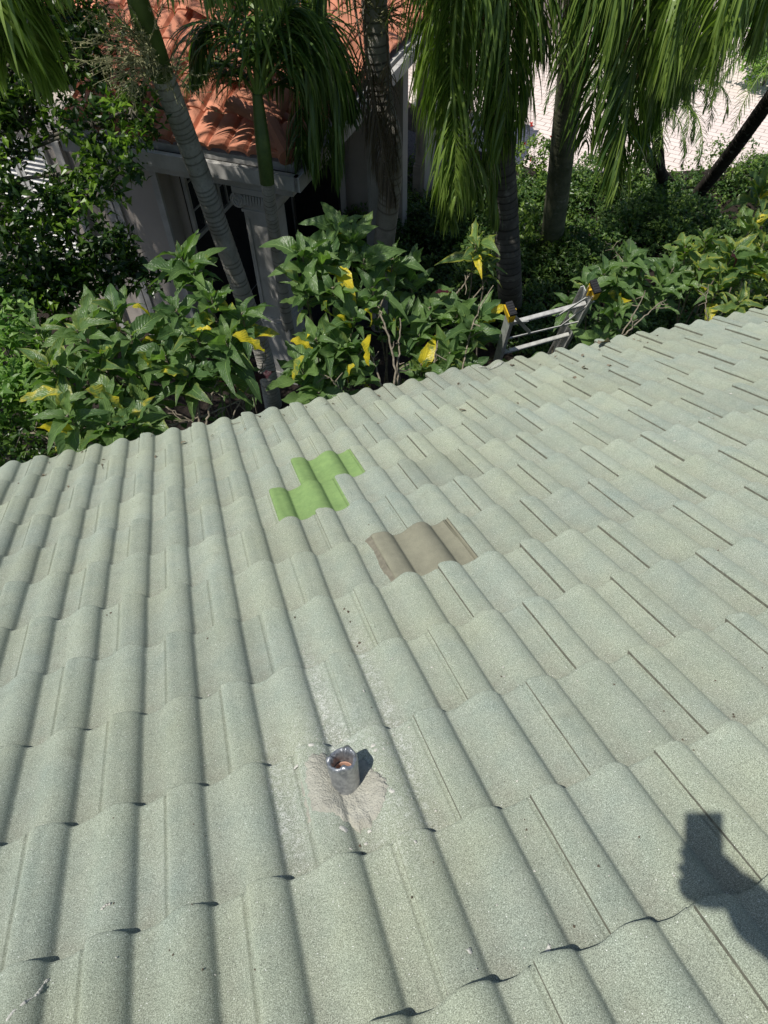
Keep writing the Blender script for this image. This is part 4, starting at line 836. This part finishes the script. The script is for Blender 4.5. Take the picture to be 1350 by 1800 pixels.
K7 = V(-2.5, 7.45, 6.7); trunk(p7, [b7, V(-3.25, 7.5, 2.5), V(-2.9, 7.5, 5.), K7], .13, .10); crown(p7, K7, 16, 2.3, .65, 0, 6.283, .1, 1.3, 46)
# pygmy date palms near the driveway
GD = 'pygmy date palms by the driveway'
def pygmy(label, base, top, r, nf, L, extra=0):
    base = np.asarray(base); o = thing('pygmy_date_palm', label, 'palm tree', base, group=GD); trunk(o, [base, (base + top) / 2 + V(0, 0, -.08), top], r, r * .9, .035, 'trunkdark', 0, .18)
    for k in range(nf):
        a = k * 2.399 + extra; e = rs.uniform(.15, 1.1); d = V(math.cos(a) * math.cos(e), math.sin(a) * math.cos(e), math.sin(e)); p_ = [top, top + d * L * .35 + V(0, 0, L * .05), top + d * L * .7 - V(0, 0, L * .06), top + d * L * .95 - V(0, 0, L * .38), top + d * L * 1.0 - V(0, 0, L * .65)]
        frond(o, p_, .22, 42, wd=.011, droop=.35, hi=.45, rr=.009, start=.12, plumose=.2)
    return o
pygmy('pygmy date palm with thin dark trunk behind the hanging fronds', PZ(1170, 345, 0), PZ(1148, 210, 2.0) + V(0, 0, .1), .075, 22, 1.05)
pygmy('second pygmy date palm stem close to the first, a little nearer the driveway edge', PZ(1190, 335, 0), PZ(1090, 180, 2.3), .07, 20, 1.0, 1.)
pygmy('dark rough palm trunk leaning steeply to the right edge over the driveway', PZ(1218, 352, 0), P(1400, 110, 10.6), .095, 24, 1.25, 2.)
# ---- hedge and ground cover between roof and driveway
def hedge(name, label, cat, lx, n, leaf, mat, kind=None, hi=.7, group=None, zt=(.25, .7), per=12, p=2.):
    pts = []
    for (x, y, rx, ry) in lx:
        m_ = int(n * rx * ry); a = rs.rand(m_) * 6.283; q = np.sqrt(rs.rand(m_)); h = zt[0] + (zt[1] - zt[0]) * rs.rand() ; 
        z = h * np.sqrt(np.clip(1 - q ** 2 * .9, 0, 1)) * (.55 + .45 * rs.rand(m_))
        pts.append(np.stack([x + rx * q * np.cos(a), y + ry * q * np.sin(a), z], 1))
    pts = np.vstack(pts); mb = MB(); base = V(lx[0][0], lx[0][1], 0)
    cloud(mb, pts - base, leaf, per, up=.7, hi=hi, p=p, spread=.11); o = mb.build(name, M[mat], None, attr=True, uv=True); o.location = base
    return tag(o, label, cat, group, kind)
gc = []
for k in range(110):
    x = 2.6 + 9.5 * rs.rand(); yl = 5.0 + .15 * x; yh = 9.9 if x < 7.5 else 9.3
    gc.append((x, rs.uniform(yl, yh), rs.uniform(.45, .8), rs.uniform(.4, .7)))
for k in range(16): gc.append((rs.uniform(-2.5, 2.2), rs.uniform(4.3, 5.9), rs.uniform(.3, .6), rs.uniform(.3, .5)))
hedge('ground_cover', 'dark green ground cover filling the bed between the roof edge and the driveway', 'ground cover', gc, 190, .075, 'small2', 'stuff', .55, p=2.6)
def hbush(x, y, label, rx, h, mat='small2', leaf=.07, hi=1., n=110, p=1.3, up=.5):
    b = PZ(x, y, 0); bush('garden_bush', label, 'bush', b, [(b + V(0, 0, h * .55), (rx, rx * .8, h * .45), n)], leaf, 12, mat, hi=hi, p=p, spread=.09, group='rounded bushes in the planting bed', stemr=.02, up=up)
hbush(1150, 420, 'bright green bush under the pygmy palms, left of the bare shadowed one', .75, .75, n=130)
hbush(1265, 330, 'sparse twiggy bush on the driveway edge beside the leaning dark trunk', .75, .8, 'small2', .06, .8, 70)
hbush(930, 330, 'hibiscus bush with red flowers left of the pale palm trunk', .5, .9, 'small2', .07, 1., 90)
hbush(940, 455, 'yellow-green schefflera bush at the foot of the pale palm trunk', .55, .75, 'small2', .10, 1., 90, .7)
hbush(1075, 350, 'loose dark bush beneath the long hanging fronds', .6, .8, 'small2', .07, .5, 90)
hbush(1310, 345, 'green bush by the pavers at the right edge', .5, .7, 'small2', .06, .9, 60)
hbush(1230, 570, 'light green low bush right above the roof edge, below the variegated shrub', .5, .9, 'limeleaf', .07, .8, 90)
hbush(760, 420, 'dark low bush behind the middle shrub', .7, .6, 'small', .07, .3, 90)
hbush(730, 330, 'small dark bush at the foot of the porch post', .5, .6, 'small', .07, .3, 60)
fm = leafmat('red_petal', (.45, .02, .02), (.60, .05, .03), veins=False)
for k in range(7):
    fl = MB(); c = rdir(1)[0] * V(.4, .35, .3) + V(0, 0, .65) + V(-.05, -.1, .1); X, Y, Z = frames(rdir(5) + V(0, -.3, .5)[None], V(0, 0, 1)[None] + rdir(5) * .3); put(fl, *SLT[0], np.repeat(c[None], 5, 0), X, Y, Z, np.full(5, .06), rcol(5))
    fl.build('flower', fm, bpy.data.objects['garden_bush.002'], attr=True, uv=True)
bush('orange_croton', 'orange and green croton bush at the top right corner', 'bush', PZ(1340, 150, 0), [(PZ(1340, 150, 0) + V(0, 0, .8), (.9, .8, .7), 150), (PZ(1350, 90, 0) + V(0, 0, .9), (1.1, .9, .8), 130)], .13, 13, 'limeleaf', spread=.13)
# background trees beyond the driveway and neighbour house (out of frame but lighting the place)
#PART_C
# ------------------------------------------------------------------ small things on the roof
db = rooft('roof_debris', 'crumbs of dirt, leaf bits and grit scattered over the green tiles', 'debris'); db['kind'] = 'stuff'
def rhit(x, y):
    d = W.T @ ray(x, y); t = (.012 - CR[2]) / d[2]; q = CR + t * d; h = HT(q[0], q[1]); t = (h - CR[2]) / d[2]; return CR + t * d
mb = MB()
def crumb(x, y, r, flat=.5):
    q = rhit(x, y); n = 7; th = np.arange(n) * 6.283 / n; rr = r * rs.uniform(.5, 1.2, n); q = V(q[0], q[1], HT(q[0], q[1]))
    top = q + V(rs.normal(0, r * .2), rs.normal(0, r * .2), r * flat); ring = np.stack([q[0] + rr * np.cos(th), q[1] + rr * np.sin(th), np.full(n, q[2] - .001)], 1); mid = ring.copy(); mid[:, :2] = q[:2] + (ring[:, :2] - q[:2]) * .7; mid[:, 2] = q[2] + r * flat * rs.uniform(.5, 1.1, n)
    mb.add(np.vstack([ring, mid, top]), [[k, (k + 1) % n, n + (k + 1) % n, n + k] for k in range(n)]); mb.add(np.vstack([mid, top]), [[k, (k + 1) % n, n] for k in range(n)])
for (x, y, r) in ((612, 1075, .006), (605, 1070, .004), (616, 1093, .004), (632, 1130, .005), (628, 1136, .003), (518, 1085, .004), (365, 1122, .004), (195, 1077, .005), (188, 1081, .004), (116, 1122, .003), (740, 1575, .004), (1200, 1300, .003), (1213, 1310, .003), (1219, 1318, .003), (1167, 1250, .003), (880, 795, .004), (648, 920, .003), (1098, 1030, .003), (1262, 968, .003), (998, 693, .006), (575, 1405, .003), (47, 770, .004), (33, 850, .006), (585, 1365, .002), (1009, 1629, .003), (632, 1487, .004), (637, 1500, .003), (1290, 1260, .003)): crumb(x, y, r)
for k in range(85): crumb(rs.uniform(0, 1350), rs.uniform(640, 1780), rs.uniform(.0012, .0032))
M['crumb'] = simple('crumb', (.13, .105, .075), .95, .3, 80); mb.build('crumbs', M['crumb'], db)
M['chalk'] = simple('dried_sealant', (.62, .61, .55), .8, .15, 60, .5, .002)
def streak(pts, label, name='sealant_streak', w0=.003):
    o = rooft(name, label, 'smear'); q = [rhit(*p) for p in pts]; path = spline(q, 60); mb = MB(); rad = []
    for i, p in enumerate(path): p[2] = HT(p[0], p[1]) + .0004; p[0] += rs.normal(0, .0006)
    rad = w0 * np.clip(.35 + .6 * np.abs(np.sin(np.arange(60) * .21)) + rs.normal(0, .12, 60), .12, 1.2); rad[0] = rad[-1] = .0004
    mb.tube(path, rad, 7); mb.build('smear', M['chalk'], o, smooth=True)
streak([(10, 1800), (26, 1775), (45, 1757), (62, 1742), (74, 1722), (86, 1719)], 'thin whitish dried sealant streak in the bottom left corner of the roof', w0=.0034)
streak([(178, 1600), (186, 1592), (195, 1588)], 'short white speck of dried sealant left of the pipe, below a tile edge', w0=.003)
mb = MB()
def flake(x, y, r):
    q = rhit(x, y); n = 9; th = np.arange(n) * 6.283 / n; rr = r * rs.uniform(.45, 1.2, n); L = [V(q[0] + rr[k] * math.cos(th[k]), q[1] + rr[k] * math.sin(th[k]), 0) for k in range(n)]
    for p in L: p[2] = HT(p[0], p[1]) + .0012
    c = V(q[0], q[1], HT(q[0], q[1]) + .003); mb.add(np.vstack([L, c]), [[k, (k + 1) % n, n] for k in range(n)])
for (x, y, r) in ((425, 1016, .012), (438, 1013, .008), (415, 1018, .006), (560, 1314, .012), (548, 1318, .008), (600, 1302, .006), (655, 1310, .008), (660, 1318, .006), (520, 1348, .006), (605, 1458, .009), (650, 1462, .005), (688, 1390, .007), (640, 1215, .004), (1185, 775, .006), (963, 1672, .005), (960, 1680, .004), (965, 1664, .005), (825, 1672, .006), (730, 1480, .004), (643, 1484, .004), (1285, 690, .007), (1246, 744, .008)): flake(x, y, r)
for k in range(34): flake(rs.normal(640, 90), rs.normal(1360, 90), rs.uniform(.0012, .0035))
for k in range(120): flake(rs.uniform(0, 1350), rs.uniform(700, 1790), rs.uniform(.001, .003))
o = rooft('mortar_flakes', 'white flakes of mortar and sealant sprinkled around the pipe and over the tiles', 'debris'); o['kind'] = 'stuff'; mb.build('flakes', M['chalk'], o)
# broken tile edge lying at the eave left of the ladder
fr = rooft('broken_tile', 'slipped broken tile piece hanging over the roof edge left of the ladder', 'roof tile')
mb = MB(); q = rhit(868, 655); u0 = q[0] / PU
us = np.linspace(-.55, .62, 16); L = []
for i, v in enumerate(np.linspace(-.10, .045, 6)):
    for u in us: L.append(((u0 + u) * PU, VE * PV + .02 + v + .012 * math.sin(u * 9 + 1) * (i == 0), PROF(u0 + u) + .006 + .020 - (v + .1) * .25))
n = 16; mb.add(L, [[a * n + b, a * n + b + 1, (a + 1) * n + b + 1, (a + 1) * n + b] for a in range(5) for b in range(n - 1)])
o = mb.build('tile_piece', M['tile'], fr, smooth=True, attr=True); sd = o.modifiers.new('s', 'SOLIDIFY'); sd.thickness = .011
# leaves dropped at the eave
for (x, y, l, lab) in ((1052, 607, .13, 'curled brown dead leaf lying on the tiles right of the ladder'), (430, 757, .035, 'tiny rust-brown leaf on the tiles near the left eave')):
    q = r2w(rhit(x, y) + V(0, 0, .006)); o = thing('dead_leaf', lab, 'leaf', q); mb = MB(); X, Y, Z = frames(np.array([W @ V(.9, .3, .1)]), np.array([W @ V(0, 0, 1)])); 
    if np.dot(Z[0], W @ V(0, 0, 1)) < 0: X, Z = -X, -Z
    put(mb, *BL[5], V(0, 0, 0)[None], X, Y, Z, [l], np.array([[1, .0, 0, 1]])); mb.build('blade', M['deadpalm'], o, smooth=True, attr=True, uv=True)

rl = rooft('dry_leaf_litter', 'small dry leaf bits and twigs caught in the tile valleys near the eave', 'leaf litter'); rl['kind'] = 'stuff'
mb = MB()
for k in range(46):
    u = rs.choice(np.arange(-3, 24)) + .06 + rs.normal(0, .10); v = VE - abs(rs.normal(0, .9)) - .05; p = V(u * PU, v * PV, 0); p[2] = HT(p[0], p[1]) + .003
    d = V(rs.normal(0, 1), rs.normal(0, 1), .08)[None]; X, Y, Z = frames(d, V(0, 0, 1)[None] + rdir(1) * .25)
    if Z[0][2] < 0: X, Z = -X, -Z
    put(mb, *BL[rs.randint(12)], p[None], X, Y, Z, [rs.uniform(.018, .045)], rcol(1))
    if k % 4 == 0: q = p + V(rs.normal(0, .03), rs.normal(0, .03), .004); mb.tube([p, (p + q) / 2 + V(0, 0, .002), q], .0012, 4, c=(.3, 0, 0, 1))
mb.build('litter', M['deadpalm'], rl, smooth=True, attr=True, uv=True)

# ------------------------------------------------------------------ the photographer, standing on the roof behind the camera
CX, CY, CZ = RW[0], RW[1], RW[2]      # image right, image down, view direction
def cf(x, y, z): return CAM + CX * x + CY * y + CZ * z
ph = thing('phone', 'dark phone held out over the roof, casting its shadow on the tiles', 'phone', CAM)
mb = MB(); RPH = np.array([CX, CY, CZ]); mb.box(CX * -.026 + CY * .060 - CZ * .010, (.076, .152, .008), R=RPH)
b_ = mb.build('case', M['phone'], ph); bv = b_.modifiers.new('b', 'BEVEL'); bv.width = .0035; bv.segments = 3
mb = MB(); mb.box(CX * -.026 + CY * .060 - CZ * .0145, (.070, .146, .0006), R=RPH); mb.build('screen', M['glass'], ph)
def skin(name, verts, edges, rad, mat, parent=None, sub=2, root=0):
    me = bpy.data.meshes.new(name); me.from_pydata([tuple(v) for v in verts], edges, []); me.materials.append(mat); o = link(bpy.data.objects.new(name, me), parent)
    md = o.modifiers.new('skin', 'SKIN'); md.use_smooth_shade = True; lay = me.skin_vertices if len(me.skin_vertices) else None
    if lay is None:
        import bmesh
        bm = bmesh.new(); bm.from_mesh(me); bm.verts.layers.skin.verify(); bm.to_mesh(me); bm.free()
    for i, r in enumerate(rad):
        sv = me.skin_vertices[0].data[i]; sv.radius = (r, r) if not isinstance(r, tuple) else r; sv.use_root = (i == root)
    if sub: sm = o.modifiers.new('sub', 'SUBSURF'); sm.levels = sub; sm.render_levels = sub
    return o
FEET = V(.46, -.42, 0); zr = r2w(V((FEET[0] - RO[0]), (FEET[1] - RO[1]) / .894, 0))
def roofz(x, y):   # world height of the roof plane
    N = W @ V(0, 0, 1); return RO[2] - (N[0] * (x - RO[0]) + N[1] * (y - RO[1])) / N[2] + .03
B = V(.44, -.50, roofz(.44, -.50)); fx = V(1, 0, 0); fy = V(0, 1, 0); up = V(0, 0, 1)
pe = thing('person', 'person in dark shirt and jeans standing on the roof holding a phone out in front', 'person', B)
vs, es, rd = [], [], []
def jv(p, r): vs.append(np.asarray(p, float)); rd.append(r); return len(vs) - 1
def chain(i0, items):
    p = i0
    for q, r in items: k = jv(q, r); es.append((p, k)); p = k
    return p
pel = jv(V(0, 0, .95), .13); ab = chain(pel, [(V(0, .0, 1.10), .12), (V(0, -.0, 1.27), .135)]); chest = chain(ab, [(V(0, .01, 1.40), .12)])
nk = chain(chest, [(V(0, .02, 1.49), .055), (V(0, .035, 1.55), .055)]); hd = chain(nk, [(V(0, .055, 1.62), .082), (V(0, .06, 1.68), .092), (V(0, .05, 1.73), .075)])
def fz(x, y): return roofz(B[0] + x, B[1] + y) - B[2]
for s in (-1, 1):
    fy_ = .06 if s < 0 else -.10
    chain(pel, [(V(.09 * s, 0, .88), .095), (V(.11 * s, .02 + fy_ * .5, .50), .062), (V(.12 * s, .0 + fy_, .12), .042), (V(.12 * s, fy_, fz(.12 * s, fy_) + .055), .045), (V(.12 * s, fy_ + .10, fz(.12 * s, fy_ + .10) + .035), .035), (V(.12 * s, fy_ + .17, fz(.12 * s, fy_ + .17) + .03), .026)])
# left arm hanging
la = chain(chest, [(V(-.17, .0, 1.41), .058), (V(-.24, -.03, 1.14), .043), (V(-.25, .04, .92), .030), (V(-.25, .06, .84), .030)])
for k in range(4): chain(la, [(V(-.25 + .004 * k, .045 + .014 * k, .775 - .004 * abs(k - 1)), .0095), (V(-.243 + .004 * k, .050 + .014 * k, .735 - .006 * abs(k - 1)), .0085), (V(-.23, .052 + .014 * k, .715), .007)])
chain(la, [(V(-.235, .085, .82), .011), (V(-.222, .10, .785), .0095)])
# right arm: up to the phone
def loc(p): return np.asarray(p) - B
palm = cf(-.006, .120, -.046); wr = cf(.062, .150, -.085); elb = cf(.245, .30, -.25)
ra = chain(chest, [(V(.17, .0, 1.41), .062), (loc(elb), .056), (loc((elb + wr) / 2 + CX * .004), .053), (loc(wr), .046), (loc(cf(.028, .128, -.062)), .052), (loc(palm), .043)])
for k, (dy, tip) in enumerate(((-.020, -.002), (.004, .003), (.026, .001), (.038, -.004))):
    a = cf(.004, .092 + dy, -.034); b = cf(-.028, .088 + dy * 1.15, -.034); c = cf(-.060, .084 + dy * 1.2, -.026); d = cf(-.0670 - tip, .081 + dy * 1.1, -.016); e = cf(-.0655, .080 + dy * 1.1, -.004)
    chain(ra, [(loc(a), .012), (loc(b), .0098), (loc(c), .0090), (loc(d), .0082), (loc(e), .007)])
chain(ra, [(loc(cf(.018, .088, -.040)), .020), (loc(cf(.004, .070, -.034)), .015), (loc(cf(-.010, .056, -.026)), .011)])
skin('body', vs, es, rd, M['skin'], pe, 2, pel)
# clothes: shirt and jeans following the same skeleton
vs, es, rd = [], [], []; q0 = jv(V(0, 0, .93), .150); ab = chain(q0, [(V(0, 0, 1.10), .140), (V(0, 0, 1.27), .152)]); ch = chain(ab, [(V(0, .01, 1.405), .135)])
chain(ch, [(V(0, .018, 1.465), .075)]); chain(ch, [(V(-.17, .0, 1.415), .072), (V(-.215, -.018, 1.24), .062)]); t_ = loc(elb); sh = V(.17, 0, 1.41); chain(ch, [(sh + V(0, 0, .005), .072), (sh + (t_ - sh) * .55, .062)])
skin('shirt', vs, es, rd, M['cloth'], pe, 2, q0)
vs, es, rd = [], [], []; q0 = jv(V(0, 0, .95), .145)
for s in (-1, 1):
    fy_ = .06 if s < 0 else -.10
    chain(q0, [(V(.09 * s, 0, .87), .110), (V(.11 * s, .02 + fy_ * .5, .50), .078), (V(.12 * s, fy_, .12), .062), (V(.12 * s, fy_, fz(.12 * s, fy_) + .09), .060)])
skin('jeans', vs, es, rd, M['denim'], pe, 2, q0)
for s in (-1, 1):
    fy_ = .06 if s < 0 else -.10; vs, es, rd = [], [], []; z = lambda y: fz(.12 * s, y) + .038
    r0 = jv(V(.12 * s, fy_ - .05, z(fy_ - .05)), .046); chain(r0, [(V(.12 * s, fy_ + .04, z(fy_ + .04)), .050), (V(.12 * s, fy_ + .13, z(fy_ + .13) - .004), .046), (V(.12 * s, fy_ + .19, z(fy_ + .19) - .008), .034)]); skin('shoe', vs, es, rd, M['rubber'], pe, 2, r0)
vs, es, rd = [], [], []; r0 = jv(V(0, .02, 1.66), .085); chain(r0, [(V(0, .025, 1.72), .092), (V(0, .045, 1.755), .078)]); skin('hair', vs, es, rd, M['hair'], pe, 2, r0)
for s in (-1, 1):
    mb = MB(); mb.tube([V(.032 * s, .135, 1.665), V(.032 * s, .150, 1.665)], [.013, .008], 10); mb.build('eye', M['white'], pe, smooth=True)
mb = MB(); mb.tube([V(0, .14, 1.668), V(0, .165, 1.64), V(0, .15, 1.632)], [.008, .013, .010], 8); mb.build('nose', M['skin'], pe, smooth=True)
